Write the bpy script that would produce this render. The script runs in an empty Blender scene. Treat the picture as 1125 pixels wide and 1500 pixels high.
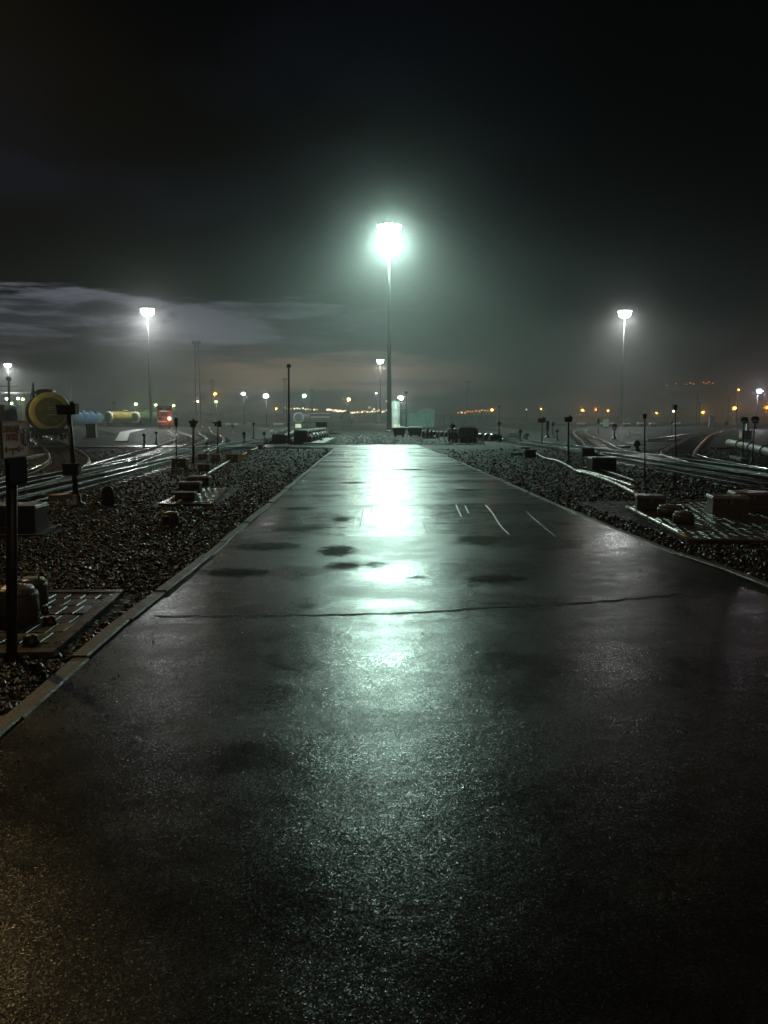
import bpy, math, random
import numpy as np
from mathutils import Vector, Matrix
random.seed(7)
rng = np.random.default_rng(7)
scene = bpy.context.scene
COL = scene.collection
PI = math.pi

# ------------------------------------------------------------------ camera
F, CX, CY, HZ, VX, EYE = 1129.0, 562.5, 750.0, 615.0, 530.0, 1.7
pitch = math.atan((CY - HZ) / F)
yaw = math.atan((CX - VX) / F)
cd = bpy.data.cameras.new('camera')
cam = bpy.data.objects.new('camera', cd)
COL.objects.link(cam)
cam.location = (0, 0, EYE)
cam.rotation_euler = (PI / 2 - pitch, 0, -yaw)
cd.sensor_fit = 'VERTICAL'
cd.sensor_height = 24.0
cd.sensor_width = 18.0
cd.lens = 24.0 * F / 1500.0
cd.clip_start = 0.05
cd.clip_end = 6000
scene.camera = cam
MR = cam.rotation_euler.to_matrix()

def ray(px, py):
    return MR @ Vector(((px - CX) / F, -(py - CY) / F, -1.0))
def G(px, py, z=0.0):
    """ground point seen at that place of the photograph"""
    d = ray(px, py)
    t = (z - EYE) / d.z
    return Vector((d.x * t, d.y * t, z))
def A(px, py, Y):
    """point of the plane y=Y seen there"""
    d = ray(px, py)
    t = Y / d.y
    return Vector((d.x * t, Y, EYE + d.z * t))

# ------------------------------------------------------------------ materials
def newmat(name):
    m = bpy.data.materials.new(name)
    m.use_nodes = True
    nt = m.node_tree
    b = nt.nodes['Principled BSDF']
    return m, nt, b
def N(nt, typ, **kw):
    n = nt.nodes.new(typ)
    for k, v in kw.items():
        if k == 'inputs':
            for i, val in v.items():
                n.inputs[i].default_value = val
        else:
            setattr(n, k, v)
    return n
def L(nt, a, b):
    nt.links.new(a, b)
def math_n(nt, op, a, b=None, c=None, clamp=False):
    n = nt.nodes.new('ShaderNodeMath'); n.operation = op; n.use_clamp = clamp
    for i, v in enumerate((a, b, c)):
        if v is None: continue
        if isinstance(v, (int, float)): n.inputs[i].default_value = v
        else: nt.links.new(v, n.inputs[i])
    return n.outputs[0]
def mapr(nt, v, a, b, c, d, smooth=False):
    n = nt.nodes.new('ShaderNodeMapRange')
    if smooth: n.interpolation_type = 'SMOOTHSTEP'
    nt.links.new(v, n.inputs[0])
    for i, x in enumerate((a, b, c, d)): n.inputs[i + 1].default_value = x
    return n.outputs[0]
def mixc(nt, f, a, b):
    n = nt.nodes.new('ShaderNodeMix'); n.data_type = 'RGBA'
    if isinstance(f, (int, float)): n.inputs[0].default_value = f
    else: nt.links.new(f, n.inputs[0])
    for i, v in ((6, a), (7, b)):
        if isinstance(v, tuple): n.inputs[i].default_value = v if len(v) == 4 else (*v, 1)
        else: nt.links.new(v, n.inputs[i])
    return n.outputs[2]

def mat(name, col, rough=0.5, metal=0.0, var=0.35, scale=6.0, bump=0.15, spec=0.5, dirt=None):
    m, nt, b = newmat(name)
    tc = N(nt, 'ShaderNodeTexCoord')
    n1 = N(nt, 'ShaderNodeTexNoise', inputs={'Scale': scale, 'Detail': 6.0, 'Roughness': 0.65})
    n2 = N(nt, 'ShaderNodeTexNoise', inputs={'Scale': scale * 9, 'Detail': 3.0})
    L(nt, tc.outputs['Object'], n1.inputs['Vector']); L(nt, tc.outputs['Object'], n2.inputs['Vector'])
    dk = dirt or tuple(c * (1 - var) for c in col)
    lt = tuple(min(1, c * (1 + var * 0.6)) for c in col)
    f = mapr(nt, n1.outputs['Fac'], 0.32, 0.68, 0, 1)
    L(nt, mixc(nt, f, dk, lt), b.inputs['Base Color'])
    L(nt, mapr(nt, n1.outputs['Fac'], 0.3, 0.7, max(0.03, rough * 0.7), min(1, rough * 1.3)), b.inputs['Roughness'])
    b.inputs['Metallic'].default_value = metal
    b.inputs['Specular IOR Level'].default_value = spec
    if bump:
        bp = N(nt, 'ShaderNodeBump', inputs={'Strength': bump, 'Distance': 0.02})
        L(nt, n2.outputs['Fac'], bp.inputs['Height']); L(nt, bp.outputs[0], b.inputs['Normal'])
    return m
def emit(name, col, strength):
    m, nt, b = newmat(name)
    b.inputs['Base Color'].default_value = (*col, 1)
    b.inputs['Emission Color'].default_value = (*col, 1)
    b.inputs['Emission Strength'].default_value = strength
    try: m.cycles.emission_sampling = 'NONE'
    except Exception: pass
    return m

M = {}
M['dark'] = mat('dark_painted_steel', (0.018, 0.017, 0.017), 0.55, 0.0, 0.4)
M['black'] = mat('black_paint', (0.012, 0.012, 0.013), 0.5)
M['matte'] = mat('matte_black', (0.012, 0.012, 0.012), 0.9, 0, 0.3, 6, 0.1, 0.08)
M['rustpost'] = mat('rusty_pole', (0.05, 0.03, 0.02), 0.6, 0.0, 0.5)
M['galv'] = mat('galvanised_steel', (0.14, 0.145, 0.14), 0.45, 0.35, 0.3)
M['pole'] = mat('mast_steel', (0.03, 0.032, 0.031), 0.5, 0.3, 0.3)
M['sleeper'] = mat('wet_concrete_sleeper', (0.05, 0.044, 0.04), 0.28, 0, 0.4, 5, 0.3)
M['timber'] = mat('dark_timber', (0.035, 0.027, 0.02), 0.5, 0, 0.5, 8, 0.4)
M['concrete'] = mat('wet_concrete', (0.12, 0.11, 0.1), 0.35, 0, 0.45, 4, 0.3)
M['palecon'] = mat('pale_concrete', (0.30, 0.28, 0.24), 0.4, 0, 0.35, 4, 0.3)
M['darkcon'] = mat('dark_concrete', (0.05, 0.045, 0.04), 0.5, 0, 0.5, 4, 0.4)
M['white'] = mat('white_paint', (0.62, 0.63, 0.60), 0.4, 0, 0.2)
M['cream'] = mat('cream_paint', (0.75, 0.68, 0.48), 0.4, 0, 0.3)
M['tan'] = mat('tan_paint', (0.35, 0.25, 0.14), 0.45, 0, 0.35)
M['yellow'] = mat('yellow_paint', (0.75, 0.66, 0.17), 0.45, 0, 0.25, 2.0)
M['olive'] = mat('olive_tank_paint', (0.19, 0.21, 0.06), 0.5, 0, 0.35, 1.2)
M['brownfrm'] = mat('brown_tank_paint', (0.06, 0.03, 0.02), 0.5, 0, 0.4, 1.5)
M['blue'] = mat('blue_tank_paint', (0.03, 0.09, 0.17), 0.42, 0, 0.35, 1.0)
M['teal'] = mat('pale_blue_tank_paint', (0.055, 0.14, 0.17), 0.42, 0, 0.35, 1.0)
M['green'] = mat('green_tank_paint', (0.05, 0.11, 0.04), 0.45, 0, 0.35, 1.0)
M['ochre'] = mat('ochre_tank_paint', (0.24, 0.21, 0.05), 0.45, 0, 0.3, 1.0)
M['greytank'] = mat('grey_tank_paint', (0.16, 0.17, 0.17), 0.45, 0, 0.3, 1.0)
M['red'] = mat('red_engine_paint', (0.42, 0.045, 0.02), 0.42, 0, 0.3, 1.0)
M['redmark'] = mat('red_marker_paint', (0.40, 0.03, 0.025), 0.5, 0, 0.3)
M['orange'] = mat('rusty_orange_paint', (0.30, 0.12, 0.04), 0.55, 0, 0.45)
M['rust'] = mat('rust_brown_sheet', (0.13, 0.065, 0.03), 0.6, 0, 0.5, 3)
M['shed'] = mat('teal_shed_sheet', (0.2, 0.42, 0.34), 0.5, 0, 0.3, 0.6)
M['shedroof'] = mat('teal_roof_sheet', (0.17, 0.36, 0.3), 0.45, 0, 0.3, 0.6)
M['greenroof'] = mat('bright_green_roof', (0.06, 0.42, 0.26), 0.5, 0, 0.2, 0.4)
M['fence'] = mat('grey_board_fence', (0.11, 0.11, 0.105), 0.6, 0, 0.5, 1.0)
M['glass'] = mat('dark_glass', (0.01, 0.012, 0.014), 0.08, 0, 0.2, 2, 0)
M['signwhite'] = mat('sign_white_sheet', (0.88, 0.85, 0.80), 0.45, 0, 0.15, 7, 0.05)
M['signred'] = mat('sign_red_letters', (0.20, 0.015, 0.012), 0.5, 0, 0.2, 7, 0)
M['signblue'] = mat('sign_blue_disc', (0.012, 0.02, 0.07), 0.45, 0, 0.2, 7, 0)
M['signblack'] = mat('sign_black', (0.012, 0.011, 0.011), 0.5, 0, 0.2, 7, 0)
M['hill'] = mat('dark_wooded_hill', (0.018, 0.02, 0.018), 0.9, 0, 0.5, 0.02, 0)
M['wall'] = mat('yellowish_wall', (0.35, 0.33, 0.16), 0.7, 0, 0.3, 0.5)
M['cable'] = mat('pale_cable_duct', (0.45, 0.45, 0.43), 0.28, 0.1, 0.3, 5)
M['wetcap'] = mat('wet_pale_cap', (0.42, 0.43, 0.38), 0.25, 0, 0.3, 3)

# polished rail head / rusty rail web
def rail_mat():
    m, nt, b = newmat('worn_rail_steel')
    geo = N(nt, 'ShaderNodeNewGeometry')
    sep = N(nt, 'ShaderNodeSeparateXYZ'); L(nt, geo.outputs['True Normal'], sep.inputs[0])
    top = mapr(nt, sep.outputs['Z'], 0.7, 0.85, 0, 1)
    tc = N(nt, 'ShaderNodeTexCoord')
    n1 = N(nt, 'ShaderNodeTexNoise', inputs={'Scale': 3.0, 'Detail': 6.0}); L(nt, tc.outputs['Object'], n1.inputs['Vector'])
    rustc = mixc(nt, n1.outputs['Fac'], (0.03, 0.016, 0.01), (0.075, 0.04, 0.025))
    L(nt, mixc(nt, top, rustc, (0.55, 0.56, 0.56)), b.inputs['Base Color'])
    L(nt, math_n(nt, 'MULTIPLY', top, 0.95), b.inputs['Metallic'])
    r0 = mapr(nt, n1.outputs['Fac'], 0.3, 0.7, 0.09, 0.22)
    L(nt, r0, b.inputs['Roughness'])
    return m
M['rail'] = rail_mat()

def asphalt_mat():
    m, nt, b = newmat('wet_asphalt')
    tc = N(nt, 'ShaderNodeTexCoord'); P = tc.outputs['Object']
    # aggregate grain
    vo = N(nt, 'ShaderNodeTexVoronoi', inputs={'Scale': 190.0, 'Randomness': 1.0}); L(nt, P, vo.inputs['Vector'])
    ng = N(nt, 'ShaderNodeTexNoise', inputs={'Scale': 110.0, 'Detail': 4.0, 'Roughness': 0.6}); L(nt, P, ng.inputs['Vector'])
    # broad stains, stretched across the road
    mp = N(nt, 'ShaderNodeMapping'); mp.inputs['Scale'].default_value = (0.40, 1.0, 1.0); L(nt, P, mp.inputs['Vector'])
    nb = N(nt, 'ShaderNodeTexNoise', inputs={'Scale': 0.55, 'Detail': 7.0, 'Roughness': 0.62, 'Distortion': 0.4}); L(nt, mp.outputs[0], nb.inputs['Vector'])
    nm = N(nt, 'ShaderNodeTexNoise', inputs={'Scale': 2.6, 'Detail': 6.0, 'Roughness': 0.6}); L(nt, P, nm.inputs['Vector'])
    wet = mapr(nt, nb.outputs['Fac'], 0.38, 0.60, 0, 1, True)
    mid = mapr(nt, nm.outputs['Fac'], 0.3, 0.7, 0, 1)
    wm = math_n(nt, 'ADD', math_n(nt, 'MULTIPLY', wet, 0.62), math_n(nt, 'MULTIPLY', mid, 0.38))
    rnd = N(nt, 'ShaderNodeSeparateColor'); L(nt, vo.outputs['Color'], rnd.inputs[0])
    g = mapr(nt, rnd.outputs[0], 0, 1, 0.5, 1.5)
    base = mixc(nt, wm, (0.020, 0.019, 0.018), (0.009, 0.009, 0.0088))
    mul = N(nt, 'ShaderNodeVectorMath', operation='SCALE'); L(nt, base, mul.inputs[0]); L(nt, g, mul.inputs['Scale'])
    L(nt, mul.outputs[0], b.inputs['Base Color'])
    rr = mapr(nt, wm, 0, 1, 0.37, 0.19)
    rj = math_n(nt, 'ADD', rr, mapr(nt, rnd.outputs[2], 0, 1, -0.06, 0.06))
    L(nt, rj, b.inputs['Roughness'])
    b.inputs['IOR'].default_value = 1.36
    L(nt, mapr(nt, wm, 0.1, 0.8, 0.22, 0.36), b.inputs['Specular IOR Level'])
    # each aggregate stone has its own tilt; a few stand steeply and glint
    bp2 = N(nt, 'ShaderNodeBump', inputs={'Strength': 0.16, 'Distance': 0.05}); L(nt, nm.outputs['Fac'], bp2.inputs['Height'])
    bp = N(nt, 'ShaderNodeBump', inputs={'Strength': 0.16, 'Distance': 0.006}); L(nt, ng.outputs['Fac'], bp.inputs['Height']); L(nt, bp2.outputs[0], bp.inputs['Normal'])
    k = mapr(nt, wm, 0, 1, 0.21, 0.08)
    cx = N(nt, 'ShaderNodeCombineXYZ')
    for i in (0, 1):
        u = math_n(nt, 'SUBTRACT', math_n(nt, 'MULTIPLY', rnd.outputs[i], 2.0), 1.0)
        u = math_n(nt, 'MULTIPLY', u, math_n(nt, 'ABSOLUTE', u))
        L(nt, math_n(nt, 'MULTIPLY', u, k), cx.inputs[i])
    ad = N(nt, 'ShaderNodeVectorMath', operation='ADD'); L(nt, bp.outputs[0], ad.inputs[0]); L(nt, cx.outputs[0], ad.inputs[1])
    no = N(nt, 'ShaderNodeVectorMath', operation='NORMALIZE'); L(nt, ad.outputs[0], no.inputs[0])
    L(nt, no.outputs[0], b.inputs['Normal'])
    return m
M['asphalt'] = asphalt_mat()

def gravel_mat(name, c0, c1, scale, rough, bumpd):
    m, nt, b = newmat(name)
    tc = N(nt, 'ShaderNodeTexCoord'); P = tc.outputs['Object']
    vo = N(nt, 'ShaderNodeTexVoronoi', inputs={'Scale': scale}); L(nt, P, vo.inputs['Vector'])
    big = N(nt, 'ShaderNodeTexNoise', inputs={'Scale': 0.35, 'Detail': 6.0, 'Roughness': 0.65}); L(nt, P, big.inputs['Vector'])
    rnd = N(nt, 'ShaderNodeSeparateColor'); L(nt, vo.outputs['Color'], rnd.inputs[0])
    base = mixc(nt, rnd.outputs[0], c0, c1)
    mul = N(nt, 'ShaderNodeVectorMath', operation='SCALE'); L(nt, base, mul.inputs[0]); L(nt, mapr(nt, big.outputs['Fac'], 0.3, 0.7, 0.55, 1.35), mul.inputs['Scale'])
    L(nt, mul.outputs[0], b.inputs['Base Color'])
    L(nt, mapr(nt, rnd.outputs[1], 0, 1, rough * 0.7, rough * 1.3), b.inputs['Roughness'])
    b.inputs['Specular IOR Level'].default_value = 0.08
    h = math_n(nt, 'ADD', math_n(nt, 'MULTIPLY', vo.outputs['Distance'], -1.0), math_n(nt, 'MULTIPLY', rnd.outputs[2], 0.6))
    bp = N(nt, 'ShaderNodeBump', inputs={'Strength': 0.9, 'Distance': bumpd}); L(nt, h, bp.inputs['Height'])
    L(nt, bp.outputs[0], b.inputs['Normal'])
    return m
M['ballast'] = gravel_mat('wet_ballast_ground', (0.006, 0.0045, 0.0035), (0.022, 0.015, 0.011), 16, 0.6, 0.05)

def stone_mat():
    m, nt, b = newmat('wet_ballast_stone')
    tc = N(nt, 'ShaderNodeTexCoord')
    g = N(nt, 'ShaderNodeNewGeometry')
    n1 = N(nt, 'ShaderNodeTexNoise', inputs={'Scale': 30.0, 'Detail': 4.0}); L(nt, tc.outputs['Object'], n1.inputs['Vector'])
    p4 = math_n(nt, 'POWER', g.outputs['Random Per Island'], 3.0)
    c = mixc(nt, p4, (0.006, 0.0045, 0.004), (0.075, 0.05, 0.034))
    L(nt, c, b.inputs['Base Color'])
    L(nt, mapr(nt, n1.outputs['Fac'], 0.3, 0.7, 0.25, 0.5), b.inputs['Roughness'])
    b.inputs['Specular IOR Level'].default_value = 0.085
    bp = N(nt, 'ShaderNodeBump', inputs={'Strength': 0.4, 'Distance': 0.01}); L(nt, n1.outputs['Fac'], bp.inputs['Height']); L(nt, bp.outputs[0], b.inputs['Normal'])
    return m
M['stone'] = stone_mat()

def paver_mat():
    m, nt, b = newmat('wet_block_pavers')
    tc = N(nt, 'ShaderNodeTexCoord'); g = N(nt, 'ShaderNodeNewGeometry')
    n1 = N(nt, 'ShaderNodeTexNoise', inputs={'Scale': 5.0, 'Detail': 6.0}); L(nt, tc.outputs['Object'], n1.inputs['Vector'])
    n2 = N(nt, 'ShaderNodeTexNoise', inputs={'Scale': 60.0, 'Detail': 4.0}); L(nt, tc.outputs['Object'], n2.inputs['Vector'])
    c = mixc(nt, g.outputs['Random Per Island'], (0.022, 0.018, 0.015), (0.055, 0.042, 0.032))
    mul = N(nt, 'ShaderNodeVectorMath', operation='SCALE'); L(nt, c, mul.inputs[0]); L(nt, mapr(nt, n1.outputs['Fac'], 0.3, 0.7, 0.6, 1.4), mul.inputs['Scale'])
    L(nt, mul.outputs[0], b.inputs['Base Color'])
    L(nt, mapr(nt, n1.outputs['Fac'], 0.3, 0.7, 0.22, 0.45), b.inputs['Roughness'])
    bp = N(nt, 'ShaderNodeBump', inputs={'Strength': 0.3, 'Distance': 0.006}); L(nt, n2.outputs['Fac'], bp.inputs['Height']); L(nt, bp.outputs[0], b.inputs['Normal'])
    return m
M['paver'] = paver_mat()

def puddle_mat():
    m, nt, b = newmat('still_rain_water')
    tc = N(nt, 'ShaderNodeTexCoord')
    n1 = N(nt, 'ShaderNodeTexNoise', inputs={'Scale': 7.0, 'Detail': 6.0, 'Roughness': 0.65}); L(nt, tc.outputs['Object'], n1.inputs['Vector'])
    b.inputs['Base Color'].default_value = (0.008, 0.008, 0.008, 1)
    L(nt, mapr(nt, n1.outputs['Fac'], 0.3, 0.7, 0.03, 0.12), b.inputs['Roughness'])
    b.inputs['IOR'].default_value = 1.33
    sub = N(nt, 'ShaderNodeVectorMath', operation='SUBTRACT'); L(nt, tc.outputs['Generated'], sub.inputs[0]); sub.inputs[1].default_value = (0.5, 0.5, 0.5)
    mu = N(nt, 'ShaderNodeVectorMath', operation='MULTIPLY'); L(nt, sub.outputs[0], mu.inputs[0]); mu.inputs[1].default_value = (2, 2, 0)
    ln = N(nt, 'ShaderNodeVectorMath', operation='LENGTH'); L(nt, mu.outputs[0], ln.inputs[0])
    r = math_n(nt, 'ADD', ln.outputs['Value'], math_n(nt, 'MULTIPLY', math_n(nt, 'SUBTRACT', n1.outputs['Fac'], 0.5), 1.5))
    L(nt, mapr(nt, r, 0.25, 0.85, 0.95, 0.0, True), b.inputs['Alpha'])
    return m
M['puddle'] = puddle_mat()

# ------------------------------------------------------------------ mesh builder
class MB:
    def __init__(s):
        s.v, s.f, s.m, s.sm = [], [], [], []
    def add(s, verts, faces, mi=0, smooth=False, T=None):
        o = len(s.v)
        for p in verts:
            p = Vector(p)
            if T is not None: p = T @ p
            s.v.append(tuple(p))
        for f in faces:
            s.f.append(tuple(i + o for i in f)); s.m.append(mi); s.sm.append(smooth)
        return s
    def box(s, c, d, rz=0, mi=0, top=1.0, topy=None, T=None):
        x, y, z = d[0] / 2, d[1] / 2, d[2] / 2
        ty = top if topy is None else topy
        vs = [(-x, -y, -z), (x, -y, -z), (x, y, -z), (-x, y, -z), (-x * top, -y * ty, z), (x * top, -y * ty, z), (x * top, y * ty, z), (-x * top, y * ty, z)]
        R = Matrix.Translation(c) @ Matrix.Rotation(rz, 4, 'Z')
        if T is not None: R = T @ R
        return s.add(vs, [(3, 2, 1, 0), (4, 5, 6, 7), (0, 1, 5, 4), (1, 2, 6, 5), (2, 3, 7, 6), (3, 0, 4, 7)], mi, False, R)
    def tube(s, p0, p1, r0, r1=None, n=12, mi=0, smooth=True, caps=True):
        p0, p1 = Vector(p0), Vector(p1); r1 = r0 if r1 is None else r1
        d = (p1 - p0).normalized()
        a = Vector((1, 0, 0)) if abs(d.x) < 0.9 else Vector((0, 1, 0))
        u = d.cross(a).normalized(); w = d.cross(u)
        vs = []
        for p, r in ((p0, r0), (p1, r1)):
            for i in range(n):
                t = 2 * PI * i / n
                vs.append(p + (u * math.cos(t) + w * math.sin(t)) * r)
        s.add(vs, [((i + 1) % n, i, n + i, n + (i + 1) % n) for i in range(n)], mi, smooth)
        if caps:
            o = len(s.v) - 2 * n
            s.f.append(tuple(o + i for i in range(n))); s.m.append(mi); s.sm.append(False)
            s.f.append(tuple(o + n + i for i in reversed(range(n)))); s.m.append(mi); s.sm.append(False)
        return s
    def path(s, pts, r, n=8, mi=0):
        """one bent tube through pts"""
        pts = [Vector(p) for p in pts]; k = len(pts); vs = []
        for i, p in enumerate(pts):
            d = (pts[min(i + 1, k - 1)] - pts[max(i - 1, 0)]).normalized()
            u = d.cross(Vector((0, 0, 1)))
            u = u.normalized() if u.length > 1e-3 else Vector((1, 0, 0))
            w = d.cross(u)
            for j in range(n):
                t = 2 * PI * j / n
                vs.append(p + (u * math.cos(t) + w * math.sin(t)) * r)
        fs = [(i * n + j, i * n + (j + 1) % n, (i + 1) * n + (j + 1) % n, (i + 1) * n + j) for i in range(k - 1) for j in range(n)]
        fs += [tuple(reversed(range(n))), tuple((k - 1) * n + j for j in range(n))]
        return s.add(vs, fs, mi, True)
    def lathe(s, prof, c=(0, 0, 0), axis='Z', n=24, mi=0, smooth=True, T=None):
        """prof: list of (r, h)"""
        vs = []
        for r, h in prof:
            for i in range(n):
                t = 2 * PI * i / n
                a, b = r * math.cos(t), r * math.sin(t)
                vs.append({'Z': (a, b, h), 'Y': (a, h, b), 'X': (h, a, b)}[axis])
        k = len(prof)
        fs = [(i * n + j, i * n + (j + 1) % n, (i + 1) * n + (j + 1) % n, (i + 1) * n + j) for i in range(k - 1) for j in range(n)]
        if prof[0][0] > 1e-6: fs.append(tuple(reversed(range(n))))
        if prof[-1][0] > 1e-6: fs.append(tuple((k - 1) * n + j for j in range(n)))
        R = Matrix.Translation(c)
        if T is not None: R = T @ R
        return s.add(vs, fs, mi, smooth, R)
    def prism(s, out, z0, z1, mi=0):
        n = len(out)
        vs = [(p[0], p[1], z0) for p in out] + [(p[0], p[1], z1) for p in out]
        fs = [tuple(reversed(range(n))), tuple(range(n, 2 * n))] + [(i, (i + 1) % n, n + (i + 1) % n, n + i) for i in range(n)]
        return s.add(vs, fs, mi)
    def sphere(s, c, r, mi=0, n=12, k=8, sz=1.0):
        prof = [(max(1e-4, r * math.sin(PI * i / k)), -r * sz * math.cos(PI * i / k)) for i in range(k + 1)]
        return s.lathe(prof, c, 'Z', n, mi)
    def mesh(s, name, mats):
        me = bpy.data.meshes.new(name)
        me.from_pydata(s.v, [], s.f)
        for mm in (mats if isinstance(mats, (list, tuple)) else [mats]): me.materials.append(mm)
        me.polygons.foreach_set('material_index', s.m)
        me.polygons.foreach_set('use_smooth', s.sm)
        me.update()
        return me
    def build(s, name, mats, parent=None, loc=None, rz=0, bevel=0):
        o = bpy.data.objects.new(name, s.mesh(name, mats))
        COL.objects.link(o)
        if parent: o.parent = parent
        if loc is not None: o.location = loc
        o.rotation_euler = (0, 0, rz)
        if bevel:
            b = o.modifiers.new('bevel', 'BEVEL'); b.width = bevel; b.segments = 2; b.limit_method = 'ANGLE'
        return o

def tag(o, label=None, cat=None, group=None, kind=None):
    if label: o['label'] = label
    if cat: o['category'] = cat
    if group: o['group'] = group
    if kind: o['kind'] = kind
    return o
def thing(name, label, cat, loc=(0, 0, 0), rz=0, group=None):
    o = bpy.data.objects.new(name, None); COL.objects.link(o)
    o.empty_display_size = 0.2
    o.location = loc; o.rotation_euler = (0, 0, rz)
    return tag(o, label, cat, group)
def dup(root, loc, rz=0, label=None, group=None, scale=None):
    r = root.copy(); COL.objects.link(r); r.location = loc; r.rotation_euler = (0, 0, rz)
    if scale: r.scale = (scale,) * 3
    if label: r['label'] = label
    if group: r['group'] = group
    def rec(a, b):
        for ch in list(a.children):
            if ch == b: continue
            c = ch.copy()
            if c.type == 'LIGHT': c.data = ch.data.copy()
            COL.objects.link(c); c.parent = b
            rec(ch, c)
    rec(root, r)
    return r
def smooth_path(pts, step=1.0):
    P = [Vector((*p, 0)) if len(p) == 2 else Vector(p) for p in pts]
    out = []
    for i in range(len(P) - 1):
        p0 = P[i - 1] if i else P[0] * 2 - P[1]
        p3 = P[i + 2] if i + 2 < len(P) else P[-1] * 2 - P[-2]
        p1, p2 = P[i], P[i + 1]
        k = max(2, int((p2 - p1).length / step))
        for j in range(k):
            t = j / k
            out.append(0.5 * ((2 * p1) + (p2 - p0) * t + (2 * p0 - 5 * p1 + 4 * p2 - p3) * t * t + (3 * p1 - p0 - 3 * p2 + p3) * t ** 3))
    out.append(P[-1])
    return out

# ------------------------------------------------------------------ ground and road
GZ = -0.06
g = MB()
g.add([(-1500, -60, GZ), (1500, -60, GZ), (1500, 1500, GZ), (-1500, 1500, GZ)], [(0, 1, 2, 3)])
tag(g.build('ground', M['ballast']), kind='structure')

# edges of the road, read off the ground
Lpx = [(0, 1085), (100, 995), (200, 905), (300, 825), (380, 755), (440, 703), (493, 656.5)]
Rpx = [(1125, 862), (1000, 817), (900, 776), (800, 734), (700, 690), (650, 668), (608, 651.2)]
Lp = [G(*p) for p in Lpx]; Rp = [G(*p) for p in Rpx]
Ls = smooth_path([(Lp[0].x + 0.05, -3)] + [(p.x, p.y) for p in Lp], 0.5)
Rs = smooth_path([(Rp[0].x, -3)] + [(p.x, p.y) for p in Rp], 0.5)
YEND = 53.2
def edge_x(path, y):
    for a, b in zip(path, path[1:]):
        if a.y <= y <= b.y:
            return a.x + (b.x - a.x) * (y - a.y) / max(1e-6, b.y - a.y)
    return path[-1].x if y > path[-1].y else path[0].x
YJ = Ls[-1].y
ys = list(np.arange(-3, YJ, 1.0)) + [YJ]
rd = MB()
vs, fs = [], []
for y in ys:
    vs += [(edge_x(Ls, y), y, 0), (edge_x(Rs, y), y, 0)]
for i in range(len(ys) - 1): fs.append((2 * i, 2 * i + 1, 2 * i + 3, 2 * i + 2))
xr = edge_x(Rs, YEND)
o = len(vs)
vs += [(Ls[-1].x, YJ, 0), (edge_x(Rs, YJ), YJ, 0), (xr, YEND, 0), (Ls[-1].x - 3.5, YEND, 0), (Ls[-1].x - 1.6, YJ + 0.9, 0)]
fs.append((o, o + 1, o + 2, o + 3, o + 4))
rd.add(vs, fs)
tag(rd.build('road', M['asphalt']), kind='structure')
# crossing path running off to the left at the end of the road, over the tracks
cp = MB()
cp.prism([(Ls[-1].x - 1.6, YJ + 0.92), (Ls[-1].x - 3.5, YEND - 0.01), (-14, 52.6), (-30, 51.5), (-60, 49), (-60, 45.5), (-30, 47.6), (-14, 48.8)], -0.05, 0.012)
tag(cp.build('path', M['asphalt']), kind='structure')
fp = MB()   # short pale path further left
q = [G(168, 646, 0), G(186, 646, 0), G(190, 634, 0), G(213, 628.5, 0), G(200, 628.5, 0), G(176, 633, 0)]
fp.prism([(p.x, p.y) for p in q], -0.05, 0.02)
tag(fp.build('path', M['palecon']), kind='structure')

# kerbs: separate stones with thin joints
def kerb(path, side, width, z1, seg, name, jit):
    k = MB()
    acc, last, pts = 0, path[0], []
    dense = smooth_path([(p.x, p.y) for p in path[::2]] + [(path[-1].x, path[-1].y)], 0.1)
    i = 0
    while i < len(dense) - 2:
        a = dense[i]; j = i
        while j < len(dense) - 1 and (dense[j] - a).length < seg: j += 1
        b = dense[j]
        d = (b - a).normalized(); n = Vector((-d.y, d.x, 0)) * side
        a2, b2 = a + d * 0.006, b - d * 0.006
        dz = random.uniform(-jit, jit); dx = random.uniform(0, jit * 1.5)
        o_ = n * (dx + 0.002)
        c = 0.012
        vs = []
        for p in (a2, b2):
            for (w, z) in ((0, -0.12), (0, z1 + dz - c), (c, z1 + dz), (width - c, z1 + dz), (width, z1 + dz - c), (width, -0.12)):
                q = p + o_ + n * w
                vs.append((q.x, q.y, z))
        fs = [(m, m + 1, m + 7, m + 6) for m in range(5)] + [(5, 4, 3, 2, 1, 0), (6, 7, 8, 9, 10, 11)]
        if side < 0: fs = [tuple(reversed(f)) for f in fs]
        k.add(vs, fs)
        i = j
    return tag(k.build(name, M['kerb']), kind='structure')
M['kerb'] = mat('wet_kerb_stone', (0.036, 0.031, 0.026), 0.5, 0, 0.5, 5, 0.4)
kerb(Ls, 1, 0.13, 0.018, 1.0, 'kerb', 0.014)
kerb(Rs, -1, 0.11, 0.012, 1.0, 'kerb', 0.012)

# cross joints and sealed cracks in the asphalt
def ribbon(px, w, name, m, z=0.004, wob=0.0):
    pts = [G(*p) for p in px]
    pts = smooth_path([(p.x, p.y) for p in pts], 0.08)
    b = MB(); vs = []; k = len(pts)
    for i, p in enumerate(pts):
        d = (pts[min(i + 1, k - 1)] - pts[max(i - 1, 0)]).normalized(); n = Vector((-d.y, d.x, 0))
        s = math.sin(i * 1.7) * wob + random.uniform(-wob, wob)
        ww = w * random.uniform(0.6, 1.3) * (0.35 if i in (0, k - 1) else 1)
        for e in (-1, 1):
            q = p + n * (s + e * ww / 2); vs.append((q.x, q.y, z))
    b.add(vs, [(2 * i, 2 * i + 2, 2 * i + 3, 2 * i + 1) for i in range(k - 1)])
    return tag(b.build(name, m), kind='structure')
M['joint'] = mat('road_joint_gap', (0.006, 0.006, 0.006), 0.75, 0, 0.4, 20, 0.2, 0.2)
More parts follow.
